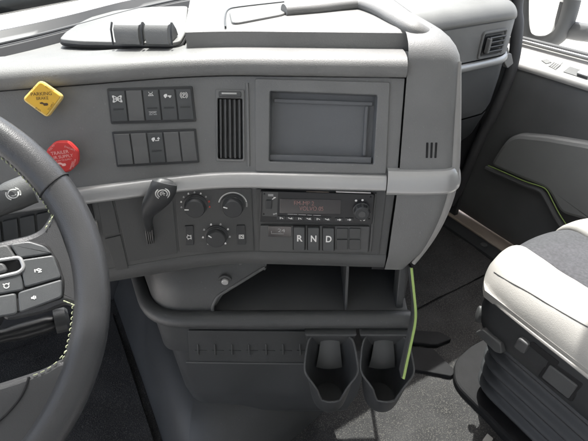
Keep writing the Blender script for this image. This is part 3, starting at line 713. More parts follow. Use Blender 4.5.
strokes([[(-1.4, -1), (1.4, .8)], [(0, .9), (1.5, .9)]], fR, *fR.uv(fR.px(274, 198)), sc, .9, .0008).build('print_mark', 'print', lc)
strokes([[(-1.4, -1), (1.4, .8)], [(-1.5, 0), (1.5, 0)]], fR, *fR.uv(fR.px(275, 213.6)), sc, .9, .0008).build('print_mark', 'printg', lc)
c = fR.px(361.5, 210)
rp([(351, 199), (373, 199.6), (371.5, 221), (350.5, 220.5)], 'knob_plate', 'dark', h1=-.0012)
k = lathe([(.0142, -.001), (.0142, .002), (.0128, .003), (.0122, .012), (.0105, .0138), (0, .0132)], c, fR.n, 30).build('volume_knob', 'dark', rad)
for i in range(8):
    a = 2*math.pi*i/8; f2 = Fr(c, fR.u, fR.v); obox(f2.pt(.0125*math.cos(a), .0125*math.sin(a), .007), f2.u*math.cos(a)+f2.v*math.sin(a), f2.v*math.cos(a)-f2.u*math.sin(a), f2.n, .0016, .003, .009, .0005).build('grip', 'panel', k)
lathe([(.006, .0136), (.0055, .0145), (0, .0147)], c, fR.n, 16).build('knob_centre', 'low', k)
for x, y in ((356, 200.5), (362.5, 200), (364, 221.3), (361, 221)): 
    strokes([('f', arc(0, 0, 1.2, 0, 360, 8))], fR, *fR.uv(fR.px(x, min(y, 219.8))), sc, 1, .0004).build('print_mark', 'print', rad)
# gear selector
gs_ = thing('gear_selector', 'push-button gear selector panel lettered R N D', 'gear selector', fr_.px(314, 238))
gq = [(260.6, 224.2), (369.5, 225.4), (367.5, 251.2), (259.6, 249.6)]
prism([fr_.px(*p, .0025) for p in gq], fr_.n, -.006, .0042, .001, r=.002).build('face_plate', 'low', gs_)
fG = Fr(fr_.o+fr_.n*.0067, fr_.u, fr_.v)
def gpn(quad, name, m, h0=-.002, h1=.001, bev=.0005, r=.001, parent=gs_): return prism([fG.px(*p) for p in quad], fG.n, h0, h1, bev, r=r).build(name, m, parent)
d_ = gpn([(268.3, 225.8), (291.4, 226.2), (291.2, 236.8), (268, 236.2)], 'gear_display', 'screen')
text('24', 'display_digits', fG, *fG.uv(fG.px(281.5, 230.2)), .007, 'printg', d_, .0013, .012)
strokes([[(-9, -3), (-9, 0)], [(-9, -3), (4, -3)]], fG, *fG.uv(fG.px(280, 231)), sc, .5, .0013).build('display_frame', 'printg', d_)
for ch_, x, y in (('R', 299.4, 237.8), ('N', 313.6, 238.2), ('D', 328.6, 238.6)):
    gpn([(x-6.6, y-12.2), (x+6.4, y-12), (x+6.2, y+12), (x-6.6, y+11.8)], 'button_well', 'gap', h1=.0004, bev=.0002)
    b = gpn([(x-5.6, y-11.4), (x+5.4, y-11.2), (x+5.2, y+11.2), (x-5.6, y+11)], 'gear_button', 'switch', h1=.0038, bev=.001)
    text(ch_, 'letter', Fr(fG.o, fG.u, fG.v), *fG.uv(fG.px(x, y+.8, .0038)), .0125, 'print', b, .0041, .0095, bold=.025)
for x in (342.3, 355): 
    for y in (232.8, 244):
        gpn([(x-5.6, y-5), (x+5.4, y-4.8), (x+5.3, y+5), (x-5.6, y+4.8)], 'blank_button', 'panel', h1=.0026, bev=.0008)
# right column edge beside the radio
tube([fr_.px(375.5, 193, .003), fr_.px(372.5, 225, .004), fr_.px(370, 251, .003)], .0022, 8).build('radio_edge_bead', 'low', dash)

# ------------------------------------------------------------------ centre console under the dash
UC, DC = V((.8660254, -.5, 0)), V((.5, .8660254, 0))
def kp(u, d, z): q = UC*u+DC*d; return V((q.x, q.y, z))
con = thing('centre_console', 'dark grey plastic console under the dashboard with front bar', 'console', kp(0, .62, 0))
def outline(u1, uc, d0, r, dx=.03, back=.6):
    c = kp(uc, d0, 0); ue = uc+r; L = [kp(u1, d0, 0), kp(u1+(ue-u1)*.4, d0, 0), kp(u1+(ue-u1)*.8, d0, 0)]
    f = roundpoly([kp(u1, d0, 0), c, c+V((dx, back, 0))], [0, r, 0], 8)
    return L+f[1:-1]+[c+V((dx*.4, back*.4, 0)), c+V((dx, back, 0))]
def wallrows(spec): return [[V((p.x, p.y, z)) for p in outline(*a)] for a, z in spec]
# floor hump cover: its foot runs straight back along the driver footwell and flares to the right
base = [V((.90, .66, 0)), V((.56, .580, 0)), V((.29, .522, 0)), V((.12, .505, 0)), V((.035, .535, 0)), V((.002, .61, 0)), V((.0, .8, 0)), V((-.002, 1.27, 0))]
base = smooth_path(base, 5); hr = []
for off, z in ((0, -.01), (.004, .02), (.018, .05), (.04, .09), (.065, .125), (.10, .15), (.16, .165)):
    hr.append([p+V((off*(1 if p.y > .55 else .6)*max(0, 1-p.x/.5), off*.9*max(0, min(1, (1.27-p.y)/.2)), z*max(0, min(1, (.72-p.x)/.22))-.006*(p.x > .6))) for p in base])
grid(hr).build('floor_hump_cover', 'cons', con)
spec = [((.10, -.18, .66, .08, .03), .04), ((.12, -.215, .626, .06, .02), .095), ((.13, -.238, .612, .045, .02), .125), ((.15, -.25, .606, .03, .025), .20), ((.16, -.256, .606, .025, .03), .30), ((.18, -.260, .608, .025, .03), .39)]
grid(wallrows(spec)).build('lower_bulge', 'cons', con)
spec = [((.215, -.262, .606, .025), .372), ((.215, -.263, .590, .025), .388), ((.215, -.264, .580, .025), .396), ((.215, -.262, .573, .03), .49), ((.215, -.262, .570, .03), .505)]
mid = grid(wallrows(spec)).build('mid_panel', 'cons', con)
# left shoulder above the bar
spec = [((-.152, -.255, .563, .05), .50), ((-.150, -.255, .565, .05), .545), ((-.140, -.253, .570, .05), .565), ((-.098, -.25, .580, .05), .59), ((-.050, -.245, .600, .05), .612), ((-.045, -.24, .62, .05), .65)]
grid(wallrows(spec)).build('left_shoulder', 'cons', con)
tube(roundpoly([kp(a[0], a[2], z) for a, z in spec[:5]], .008, 3), .0032, 8).build('tray_border', 'low', con)
# bar: horizontal roll that turns the corner and runs back along the driver side
c = kp(-.262, .556, .519)
path = roundpoly([kp(.215, .556, .519), c, c+V((.03, .5, -.01))], [0, .06, 0], 8)
path = [path[0], kp(.0, .556, .519), kp(-.1, .556, .519)]+path[1:]
tube(path, .0165, 16).build('bar', 'cons', con)
# storage tray: floor, back, divider, right plates
tf = [kp(-.150, .572, .527), kp(.213, .572, .527), kp(.213, .70, .545), kp(-.150, .70, .545)]
prism(tf, V((0, 0, 1)), -.01, 0, .001).build('tray_floor', 'dark', con)
prism([kp(-.150, .69, .53), kp(.213, .69, .53), kp(.213, .72, .64), kp(-.150, .72, .64)], -DC, -.006, 0, .0005).build('tray_back', 'panel', con)
# slanted cheek left of the tray opening; lighter plastic stands in for light on it
prism([kp(-.152, .58, .53), kp(-.152, .80, .53), kp(-.09, .80, .63), kp(-.09, .605, .63)], UC, 0, .006, .002).build('lit_tray_cheek', 'swblank', con)
def kd(px, py, d): return hp(px, py, kp(0, d, .6), DC)
def ku(px, py, z): p = hz(px, py, z); return p.dot(UC)
def kdy(x, y): return kd(x, y, .599-(y-271)/47*.037)
prism([kp(-.20, .625, .634), kp(.213, .625, .634), kp(.213, .9, .634), kp(-.20, .9, .634)], V((0, 0, 1)), 0, .006, .001).build('tray_cover', 'dark', con)  # hidden plate added to stop light reaching the tray from above
ud = kd(346.5, 300, .575).dot(UC)
prism([kp(ud, .572, .53), kp(ud, .81, .53), kp(ud, .81, .63), kp(ud, .60, .63)], UC, -.002, .002, .0005).build('divider', 'cons', con)
prism([kp(ud-.0025, .574, .525), kp(ud+.0025, .574, .525), kp(ud+.0025, .602, .63), kp(ud-.0025, .602, .63)], -DC, -.001, .002, .0006).build('divider_edge', 'low', con)
ur = kd(402, 300, .575).dot(UC)
prism([kp(ur-.007, .574, .50), kp(ur+.006, .574, .50), kp(ur+.004, .604, .63), kp(ur-.009, .604, .63)], -DC, -.03, .003, .002).build('right_plate', 'cons', con)
prism([kp(.213, .585, .385), kp(.213, 1.0, .3), kp(.213, 1.0, .63), kp(.213, .61, .63)], UC, -.006, .0, .001).build('right_side_panel', 'dark', con)
# loop strip below the bar with small ribs
fK = Fr(kp(0, .572, .455), UC, V((0, 0, 1)))
sq = [fK.px(188, 330), fK.px(309, 331), fK.px(309, 364), fK.px(190, 363)]
prism(sq, fK.n, -.02, .002, .001, r=.004).build('elastic_strip', 'cons', con)
e0, e1 = fK.px(186, 362, .003), fK.px(310, 363.5, .003)
tube([e0, (e0+e1)/2-V((0, 0, .001)), e1], .0022, 8).build('strip_edge', 'low', con)
for i in range(7):
    x = 198+17*i; p = fK.px(x, 346, .002); q_ = fK.px(x+.5, 353, .002)
    tube([p+V((0, 0, .006)), p-DC*.003, q_-DC*.003, q_-V((0, 0, .005))], .0013, 6).build('loop_rib', 'low', con)
    tube([fK.px(x-3, 350.5, .0025), fK.px(x+9, 350.8, .0025)], .0009, 6).build('loop_cord', 'dark', con)
# screw and bracket above the tray
lathe([(.0125, -.004), (.0125, .001), (.0085, .0012)], kdy(226, 276)-DC*.012, -DC, 16).build('screw_boss', 'cons', con)
lathe([(.0062, .0), (.0062, .004), (.005, .0052), (0, .0055)], kdy(226, 276)-DC*.013, -DC, 16).build('screw', 'silver', con)
# lime trim rod hanging at the right of the console
fX = [kd(411.5, 268, .585), kd(414, 285, .57), kd(415.8, 303, .555), kd(416.6, 318, .535), kd(413.5, 338, .50), kd(408.5, 358, .475), kd(403.5, 379, .46)]
gt = thing('lime_trim', 'thin lime green trim edge hanging beside the right cup holder', 'trim', fX[-1])
pth = roundpoly([fX[0], fX[0].lerp(fX[3], .5), fX[3], fX[3].lerp(fX[6], .5), fX[6]], [0, 0, .03, 0, 0], 6)
tube(pth, .0024, 8).build('lime_edge', 'green', gt)
prism_pts = pth
grid([[p+DC*.002 for p in pth], [p+DC*.02 for p in pth], [p+DC*.02-UC*.004 for p in pth], [p+DC*.002-UC*.004 for p in pth], [p+DC*.002 for p in pth]]).build('side_flap', 'cons', gt)

# ------------------------------------------------------------------ cup holders
def cup_holder(px, label):
    c0 = hz(px, 352, .475); u0 = c0.dot(UC); d0 = .497
    c = kp(u0, d0, 0); t = thing('cup_holder', label, 'cup holder', V((c.x, c.y, .36)), 'cup holders hanging from the console bar')
    zb, zt = .362, .498; N = 90
    def rim(a):    # a=0 towards viewer; height of the wall around the cup
        x = abs((a+math.pi) % (2*math.pi)-math.pi)
        return float(np.interp(math.degrees(x), [0, 24, 30, 37, 50, 68, 80, 95, 125, 180], [.410, .410, .420, .440, .452, .463, .468, .478, zt, zt]))
    def rad_(z, a): 
        f = .031+.020*((z-zb)/(zt-zb))**.7; x = abs((a+math.pi) % (2*math.pi)-math.pi)
        ear = math.exp(-((x-R(66))/R(20))**2)*max(0, (z-.425)/.04)**2*.006
        return f*(1+.04*math.cos(2*a))+ear
    ns = 14; out = []; inn = []
    for i in range(ns+1):
        ro, ri = [], []
        for k in range(N):
            a = 2*math.pi*k/N; z = zb+(rim(a)-zb)*i/ns; d = -DC*math.cos(a)+UC*math.sin(a)
            ro.append(c+d*rad_(z, a)+V((0, 0, z))); ri.append(c+d*(rad_(z, a)-.0032)+V((0, 0, max(z, zb+.004))))
        out.append(ro); inn.append(ri)
    g_ = grid(out+inn[::-1], True, True)
    cup = g_.build('cup', 'dark', t, ang=60)
    # slightly paler rim edge
    rows = [out[-1][k]*.5+inn[-1][k]*.5+V((0, 0, .0004)) for k in range(N)]
    tube(rows, .0019, 6, closed=True).build('rim', 'cons', cup)
    # spring tongue inside
    tr_ = []
    for i in range(9):
        s = i/8; z = zt-.006-.066*s; off = .044-.012*s-.012*math.sin(math.pi*s*.7); w_ = .0165+.0085*s
        tr_.append([c+DC*(off-.004*(1-(j/4)**2))+UC*(w_*j/4)+V((0, 0, z)) for j in range(-4, 5)])
    tb_ = [[p+DC*.003 for p in r] for r in tr_]
    gt_ = grid(tr_); gt_.add(*(lambda q: (q.v, q.f))(grid(tb_)))
    for r in (0, 8): gt_.add(*(lambda q: (q.v, q.f))(grid([tr_[r], tb_[r]])))
    gt_.add(*(lambda q: (q.v, q.f))(grid([[r[0] for r in tr_], [r[0] for r in tb_]]))); gt_.add(*(lambda q: (q.v, q.f))(grid([[r[-1] for r in tr_], [r[-1] for r in tb_]])))
    gt_.build('spring_tongue', 'panel', t)
    # bracket up to the bar
    prism([c-UC*.047+DC*.035+V((0, 0, zt+.008)), c+UC*.047+DC*.035+V((0, 0, zt+.008)), c+UC*.040+DC*.043+V((0, 0, zt-.03)), c-UC*.040+DC*.043+V((0, 0, zt-.03))], -DC, -.014, .002, .002).build('bracket', 'cons', t)
cup_holder(330.5, 'dark plastic cup holder under the bar, left of two')
cup_holder(385, 'dark plastic cup holder under the bar, beside the lime trim')

# ------------------------------------------------------------------ steering wheel
WC = V((-.228, .430, .858)); wn = V((0, -.70711, .70711)); wf = Fr(WC, (1, 0, 0), (0, .70711, .70711))
sw = thing('steering_wheel', 'dark grey leather steering wheel with lime stitching', 'steering wheel', WC)
def wp(x, y, h=0): return wf.pt(x, y, h)
NR = 120; rows = []
for k in range(NR):
    a = 2*math.pi*k/NR; d = wf.u*math.cos(a)+wf.v*math.sin(a); c = WC+d*.2175
    rows.append([c+d*(.0178*math.cos(b))+wf.n*(.0165*math.sin(b)) for b in [2*math.pi*j/22 for j in range(22)]])
rows.append(rows[0])
grid(rows, True).build('rim', 'leather', sw)
# seam where the upper rim cover meets the thumb rest
for ang in (17, 163):
    a = R(ang); d = wf.u*math.cos(a)+wf.v*math.sin(a); tg_ = wf.v*math.cos(a)-wf.u*math.sin(a)
    ringp = [WC+d*(.2175+.0181*math.cos(b))+wf.n*.0168*math.sin(b)+tg_*(.004*math.cos(b)) for b in [2*math.pi*j/24 for j in range(24)]]
    tube(ringp, .0011, 6, closed=True).build('rim_seam', 'gap', sw)
# dark elastic thumb-rest flares where spokes meet rim
def plate(outl, h0, h1, name, m, parent=sw, bev=.004, r=.006): return prism([wp(x, y) for x, y in outl], wf.n, h0, h1, bev, r=r).build(name, m, parent)
for sx in (1, -1):
    # spoke web joining hub and rim (rounded leather flares top and bottom)
    fl = [(.120, .020), (.150, .021), (.172, .0195), (.184, .022), (.192, .030), (.203, .044), (.212, .02), (.213, -.03), (.206, -.078), (.196, -.072), (.189, -.064), (.183, -.058), (.165, -.060), (.13, -.055)]
    rws = []
    pts = roundpoly([wp(sx*x, y) for x, y in fl], .006, 3)
    prism(pts, wf.n, -.014, .006, .006).build('spoke', 'leather', sw)
    pod = [(.118, .017), (.172, .013), (.186, .004), (.190, -.015), (.190, -.036), (.184, -.053), (.150, -.053), (.122, -.05)]
    pd = prism([wp(sx*x, y) for x, y in pod], wf.n, .004, .0085, .0015, r=.004).build('button_pod', 'gap', sw)
    B = [[(.119, .0165), (.157, .0145), (.1585, -.0005), (.119, .006)] if False else [(.119, .017), (.153, .0145), (.157, -.001), (.119, .008)],
         [(.1545, .0145), (.171, .0122), (.183, .003), (.1875, -.007), (.1585, -.002)],
         [(.1585, -.0035), (.188, -.0085), (.1885, -.033), (.1555, -.0315)],
         [(.119, -.018), (.1545, -.0225), (.1545, -.0335), (.119, -.0275)] if False else [(.119, -.0155), (.1565, -.0165), (.1545, -.0335), (.119, -.0275)],
         [(.119, -.029), (.1475, -.0335), (.1435, -.0535), (.119, -.049)],
         [(.149, -.0335), (.1885, -.0345), (.1835, -.052), (.145, -.0535)]]
    for i, q in enumerate(B):
        b = prism([wp(sx*x, y) for x, y in q], wf.n, .005, .0118 if i else .0128, .0016, r=.0025).build('wheel_button', 'switch' if i else 'low', pd)
    pk = []
    t_ = thing if False else None
    # silver rocker frame in the middle of the pod
    q = [(.119, .0055), (.160, -.0012), (.1605, -.0125), (.155, -.0155), (.119, -.0125)]
    tube(roundpoly([wp(sx*x, y, .0118) for x, y in q], .004, 4), .0018, 8, closed=True).build('silver_frame', 'metal', pd)
    prism([wp(sx*x, y) for x, y in [(.119, .003), (.1455, -.0015), (.147, -.0115), (.119, -.0105)]], wf.n, .005, .0135, .002, r=.003).build('rocker', 'low', pd)
    for (x, y, sy) in ((.171, -.019, [[(-2.4, -1), (-2.4, 1)], [(-1.4, .6), (1, -.8), (2.6, .2), (.6, 1.4), (-1.4, .6)], [(.4, -1.8), (2.4, -1.8)]]), (.142, -.0245, [arc(0, 0, 1.9, 20, 340, 12), [(-1.6, 1.2), (-2.2, 2)], [(1.6, 1.2), (2.2, 2)]]), (.1605, -.0435, [('f', [(-2, .8), (-1, .8), (.6, 2), (.6, -2), (-1, -.8), (-2, -.8)]), [(1.4, .8), (1.4, -.8)]])):
        strokes(sy, wf, sx*x, y, .0011, .8, .0122, R(-8)).build('icon', 'print', pd)
# lower webs: filled area at the bottom of the wheel with curved seams
lowp = [(-.168, -.108), (-.150, -.1125), (-.13, -.1115), (-.10, -.109), (0, -.105), (.10, -.109), (.13, -.1115), (.150, -.1125), (.168, -.108), (.178, -.125), (.150, -.157), (.10, -.192), (.04, -.212), (-.04, -.212), (-.10, -.192), (-.150, -.157), (-.178, -.125)]
prism([wp(x, y) for x, y in lowp], wf.n, -.013, .0075, .005, r=.006).build('lower_spoke', 'leather', sw)
for sx in (1, -1):
    tube(smooth_path([wp(sx*.136, -.1135, .0072), wp(sx*.131, -.122, .0082), wp(sx*.122, -.131, .0082), wp(sx*.106, -.140, .0082), wp(sx*.085, -.146, .0082)], 4), .0013, 6).build('spoke_seam', 'gap', sw)
# hub
hb = [(.09+.035*0, 0)]
prism([wp(.118*math.cos(a)*(1 if abs(math.cos(a)) < .9 else 1), .088*math.sin(a)-.012) for a in [2*math.pi*i/28 for i in range(28)]], wf.n, -.03, .020, .012).build('hub_pad', 'leather', sw)
# lime stitches along the inner rim and the spoke corners (tiny, one part)
sg = G()
def stitch(p, d, nrm): 
    q = tube([p-d*.0017+nrm*.0002, p+nrm*.0011, p+d*.0017+nrm*.0002], .0006, 5); sg.add(q.v, q.f)
for k in range(230):
    a = 2*math.pi*k/230; dg_ = math.degrees(a)
    if dg_ > 180: dg_ -= 360
    if -14 < dg_ < 8 or abs(dg_) > 172 or (abs(dg_) > 166 and dg_ < 0) or -145 < dg_ < -37: continue
    d = wf.u*math.cos(a)+wf.v*math.sin(a); tg_ = wf.v*math.cos(a)-wf.u*math.sin(a); c = WC+d*.2175
    b = R(165); stitch(c+d*(.0178*math.cos(b))+wf.n*(.0165*math.sin(b)), (tg_*.9+d*.35).normalized(), (d*math.cos(b)+wf.n*math.sin(b)))
for sx in (1, -1):
    crv = smooth_path([wp(sx*.199, .032, .006), wp(sx*.1935, .026, .0068), wp(sx*.186, .0185, .0066)], 4)
    crv2 = smooth_path([wp(sx*.1845, -.0565, .0062), wp(sx*.190, -.062, .0068), wp(sx*.1955, -.069, .0064), wp(sx*.1985, -.079, .005)], 4)
    crv3 = smooth_path([wp(sx*.171, -.104, .006), wp(sx*.160, -.1105, .007), wp(sx*.148, -.1135, .0076), wp(sx*.137, -.1135, .0076)], 4)
    for cv_ in (crv, crv2, crv3):
        for i in range(0, len(cv_)-1, 2): stitch(cv_[i], (cv_[i+1]-cv_[i]).normalized(), wf.n)
st = sg.build('stitching', 'stitch', sw); st['kind'] = 'stuff'
# column shroud behind the wheel
rows = []
for (h, rx, ry, dy) in ((-.02, .055, .05, -.005), (-.05, .075, .07, -.01), (-.12, .085, .075, -.01), (-.22, .09, .08, 0), (-.30, .09, .08, .02)):
    rows.append([wp(rx*math.cos(a), dy+ry*math.sin(a), h) for a in [2*math.pi*i/24 for i in range(24)]])
col = grid(rows, True, True).build('steering_column', 'dark'); tag(col, 'dark steering column shroud behind the steering wheel', 'column')
# control stalk
stl = thing('control_stalk', 'grey control stalk with round white symbol behind wheel rim', 'stalk', wp(.06, .055, -.05))
sp0 = [wp(.055, .050, -.06), wp(.10, .062, -.055), wp(.150, .0765, -.05), wp(.176, .0825, -.05), wp(.186, .0835, -.05)]
tube(smooth_path(sp0, 5), [.009]*6+[.011+.007*min(1, i/6) for i in range(14)]+[.012], 16, flat=.62, up=wf.n).build('stalk_body', 'low', stl)
strokes([arc(0, 0, 4, 0, 360, 18), arc(0, 0, 2, 30, 300, 10), arc(0, 0, 5.6, 140, 220, 6), arc(0, 0, 5.6, -40, 40, 6)], wf, .1655, .079, .00125, 1, -.05+.0112, R(15)).build('stalk_symbol', 'print', stl)
sh2 = [wp(.05, -.05, -.07), wp(.10, -.062, -.08), wp(.16, -.068, -.085)]
st2 = thing('control_stalk', 'short dark stalk glimpsed under the wheel spoke', 'stalk', sh2[0])
tube(smooth_path(sh2, 5), [.008]*7+[.010]*3+[.008], 14).build('stalk_body', 'black', st2)
lathe([(.014, 0), (.0145, .004), (.0145, .012), (.011, .015), (0, .0155)], sh2[2], (sh2[2]-sh2[1]), 18).build('stalk_tip', 'dark', st2)

# ------------------------------------------------------------------ passenger seat
seat = thing('passenger_seat', 'cream and grey air-suspension passenger seat beside the door', 'seat', (1.0, .15, 0))
def yf(x): t = (x-.72)/.54; return .412+.072*math.sin(math.pi*min(1, max(0, t))**.9)**.8 if 0 < t < 1 else .395
SX0, SX1, SYB = .752, 1.265, -.16
PILL = []
def pillow(x0, x1, rl, rr_, ztop, crown, name, m, zb=.415, rf=.055, nx=26, ny=40):
    def dense(n): return [.5-.5*math.cos(math.pi*i/n) for i in range(n+1)]
    rows = []
    for a in dense(nx):
        x = x0+(x1-x0)*a; row = []
        for b in dense(ny):
            y1 = yf(x)-.02*max(0, 1-(x-x0)/rl)**2*(rl > .03)-.02*max(0, 1-(x1-x)/rr_)**2*(rr_ > .03); y = SYB+(y1-SYB)*b
            dl, dr, df = x-x0, x1-x, y1-y
            drop = 0
            for d, r in ((dl, rl), (dr, rr_), (df, rf)):
                if d < r: drop += r*(1-math.sqrt(max(0, 1-(1-d/r)**2)))
            z = ztop+crown(x, y)-drop
            row.append(V((x, y, max(zb, z))))
        rows.append(row)
    g_ = grid(rows); n = ny+1
    # skirt down to the seam
    loop = [rows[0][j] for j in range(n)]+[rows[i][-1] for i in range(1, nx+1)]+[rows[-1][j] for j in range(n-2, -1, -1)]
    PILL.append(grid(rows))
    c = sum(loop, V())/len(loop)
    dn = [V((p.x+(c.x-p.x)*.01, p.y+(c.y-p.y)*.01, zb-.02)) for p in loop]
    g_.add(*(lambda q: (q.v, q.f))(grid([loop, dn]))); return g_.build(name, m, seat, ang=60)
wr = lambda x, y: .004*math.sin(y*23+x*11)*math.sin(x*17)+.0012*math.sin(y*71+x*38)*math.sin(x*63-y*22)
pillow(SX0, .898, .065, .014, .468, lambda x, y: .010*math.sin(math.pi*(x-SX0)/.19)+wr(x, y), 'side_bolster', 'cream')
pillow(.898, 1.085, .012, .012, .462, lambda x, y: .006*math.sin(math.pi*(x-.898)/.187)+.5*wr(x, y), 'seat_insert', 'fabric', rf=.07)
pillow(1.085, SX1, .014, .065, .468, lambda x, y: .012*math.sin(math.pi*(x-1.085)/.18)+wr(x, y), 'side_bolster', 'cream')
# seam and piping on the near bolster
pi_ = [V((x, yf(x)-.004, .402)) for x in (1.1, 1.0, .9, .84)]+[V((.785, .412, .402)), V((.759, .385, .402)), V((.752, .33, .402)), V((.751, .1, .402)), V((.751, -.15, .402))]
tube(smooth_path(pi_, 6), .0045, 8).build('piping', 'cream', seat)
bP = bvh_of(PILL[0])
sm = [hit(bP, p)+V((-.0006, 0, .0006)) for p in [(494, 272), (500, 276), (510, 282), (522, 288.5), (535, 296), (548, 304), (565, 314), (588, 327)]]
tube(smooth_path(sm, 6), .0009, 6).build('bolster_seam', 'low', seat)
# backrest (behind the frame)
rows = []
for i in range(13):
    t = i/12; z = .44+.62*t; y = -.17-.16*t; w_ = .27*(1-.25*t**3)
    rows.append([V((.99+w_*math.copysign(abs(math.cos(a))**.6, math.cos(a)), y+(.075-.02*t)*math.copysign(abs(math.sin(a))**.7, math.sin(a)), z)) for a in [2*math.pi*k/28 for k in range(28)]])
grid(rows, True, True).build('backrest', 'fabric', seat)
# plastic side shield, controls, bellows, base
def side_loop(off, z, x0=.752, y1=.43, r=.07):
    P = roundpoly([V((x0+off, -.25, z)), V((x0+off, y1-off, z)), V((1.26-off, y1-off, z)), V((1.26-off, -.25, z))], [0, r, r, 0], 8)
    o = []
    for k in range(12): o.append(P[0].lerp(P[1], k/12))
    return o+P[1:]
grid([side_loop(.012, .408), side_loop(-.002, .398), side_loop(-.004, .35), side_loop(.004, .30), side_loop(.02, .28)]).build('side_shield', 'dark', seat)
bl = []
for i in range(49):
    z = .295-.225*i/48; bl.append(side_loop(.026+.0085*math.cos(i*math.pi/5)+.012*(i/48), z, r=.09))
grid(bl).build('bellows', 'dark', seat)
prism([V((.775, -.3, .0)), V((1.25, -.3, .0)), V((1.25, .47, .0)), V((.92, .49, .0)), V((.83, .475, .0)), V((.775, .42, .0))], V((0, 0, 1)), .0, .03, .008, r=.03).build('base_plate', 'matt', seat)
xs = .750
def sidepx(quad, name, m, h, bev=.002, r=.004, parent=seat): 
    o = prism([hx(x, y, xs) for x, y in quad], V((-1, 0, 0)), -.01, h, bev, r=r).build(name, m, parent); return o
sidepx([(543, 376), (551, 364), (579, 385), (570, 398)], 'height_button', 'low', .006)
ringq = [(538, 376), (550, 359), (584, 384), (572, 402)]
sidepx(ringq, 'button_recess', 'gap', .002)
sidepx([(516, 345), (522, 335), (532, 343), (527, 353)], 'lever_knob', 'low', .012, .004)
sidepx([(528, 344), (533, 341), (560, 362), (556, 367)], 'lever_slot', 'gap', .003)
sidepx([(477, 331), (484, 328), (503, 343), (504, 353), (497, 351)], 'tilt_handle', 'low', .008, .003)
kc = hx(479, 314, .79); kn_ = V((-.80, .58, .12)).normalized(); ka = V((.35, .3, .9))
fk_ = Fr(kc, ka.cross(kn_), ka); rows = []
for r, h in ((1, -.012), (1, .001), (.93, .004), (.7, .0055), (.02, .006)): rows.append([fk_.pt(.011*r*math.cos(a), .022*r*math.sin(a), h) for a in [2*math.pi*i/24 for i in range(24)]])
grid(rows, True, True).build('recline_knob', 'low', seat)

# ------------------------------------------------------------------ passenger door, seal, sill
door = thing('passenger_door', 'dark passenger door inner panel with pale window ledge', 'door', (1.46, .6, 0))
XD = 1.42
yy = srange(-.35, 1.06, 30)
def zl_(y): return .694-.02*(1-max(0, min(1, (y-.3)/.7)))*0
gdo = grid([[V((XD+o, y, z)) for y in yy] for o, z in [(.03, .03), (.01, .05), (.0, .10), (.006, .30), (.0, .46), (.0, .60), (.004, .68), (.012, .692), (.02, .695)]])
gdo.build('inner_panel', 'doorp', door)
grid([[V((XD+o, y, z)) for y in yy] for o, z in [(-.001, .683), (.0, .692), (.006, .699), (.02, .705), (.075, .742), (.09, .744)]]).build('window_ledge', 'ledge', door)
tube([V((XD+.092, y, .752)) for y in yy], .010, 10).build('window_seal', 'rubber', door)
tube([V((XD+.072, y, .752)) for y in yy], .0045, 8).build('bright_strip', 'metal', door)
grid([[V((XD+.100+.002*k, y, z)) for y in yy] for k, z in ((0, .73), (0, 1.25))]).build('side_glass', 'glass', door)
prism([V((XD+.12, -.35, .0)), V((XD+.12, 1.06, .0)), V((XD+.12, 1.06, .742)), V((XD+.12, -.35, .742))], V((1, 0, 0)), -.004, .02, .002).build('outer_skin', 'hood', door)
# switches on the ledge
fL_ = Fr(V((XD+.047, .8, .7235)), (0, -1, 0), V((.83, 0, .56)))
def lpx(quad, name, m, h, bev=.001, parent=door): return prism([fL_.px(*p) for p in quad], fL_.n, -.004, h, bev, r=.003).build(name, m, parent)
lpx([(541, 60.5), (547, 59), (552, 62.5), (546, 64)], 'ledge_recess', 'dark', .001)
sp_ = lpx([(548, 66), (556, 60), (563, 62.5), (556, 70)], 'speaker_patch', 'ledge', .001)
for i in range(4):
    lpx([(549.3+2*i, 66.3+.8*i), (554+2*i, 62.4+.8*i), (555+2*i, 62.8+.8*i), (550.3+2*i, 66.8+.8*i)], 'grille_slot', 'low', .0018, .0003, sp_)
lpx([(563, 72), (570, 66.5), (588, 72.5), (588, 80)], 'window_switch_well', 'dark', .001)
lpx([(576, 74.5), (580, 71.5), (589, 74.5), (588, 78.5)], 'window_switch', 'metal', .008, .003)
# armrest pad with lime piping
arm_px = [(489, 165.5), (498, 150), (507, 138.5), (516, 134.5), (545, 137), (600, 146), (640, 155), (640, 260), (588, 222), (560, 214), (553, 201), (546, 189), (524, 180.5)]
XA = 1.385
ap = roundpoly([hx(x, y, XA) for x, y in arm_px], .03, 4)
ap2 = inset(ap, V((-1, 0, 0)), .0)
prism(ap, V((-1, 0, 0)), -.045, .0, .014).build('armrest_pad', 'arm', door)
gp_ = smooth_path([hx(x, y, XA-.002) for x, y in [(488, 165.5), (500, 170.5), (524, 181), (538, 185.5), (546.5, 190), (553, 202), (560, 215), (572, 233)]], 5)
tube(gp_, .0017, 8).build('lime_piping', 'green', door)
pk_ = smooth_path([hx(x, y, XA+.012) for x, y in [(486, 168), (500, 174), (524, 184.5), (537, 189), (543, 193), (549, 204), (556, 217), (567, 235)]], 5)
tube(pk_, .009, 8).build('pocket_edge', 'doorp', door)
# seal on the body opening
sl = smooth_path([V((1.415, 1.03, 1.25)), hx(518.5, -6, 1.415), hx(517.5, 25, 1.41), hx(514, 58, 1.405), hx(506, 84, 1.40), hx(494, 112, 1.395), hx(482, 135, 1.395), hx(472, 158, 1.395), hx(462, 182, 1.40), hx(452, 203, 1.41)], 6)
tag(tube(sl, .019, 14).build('door_seal', 'rubber'), 'thick grey rubber seal running down the passenger door opening', 'seal')
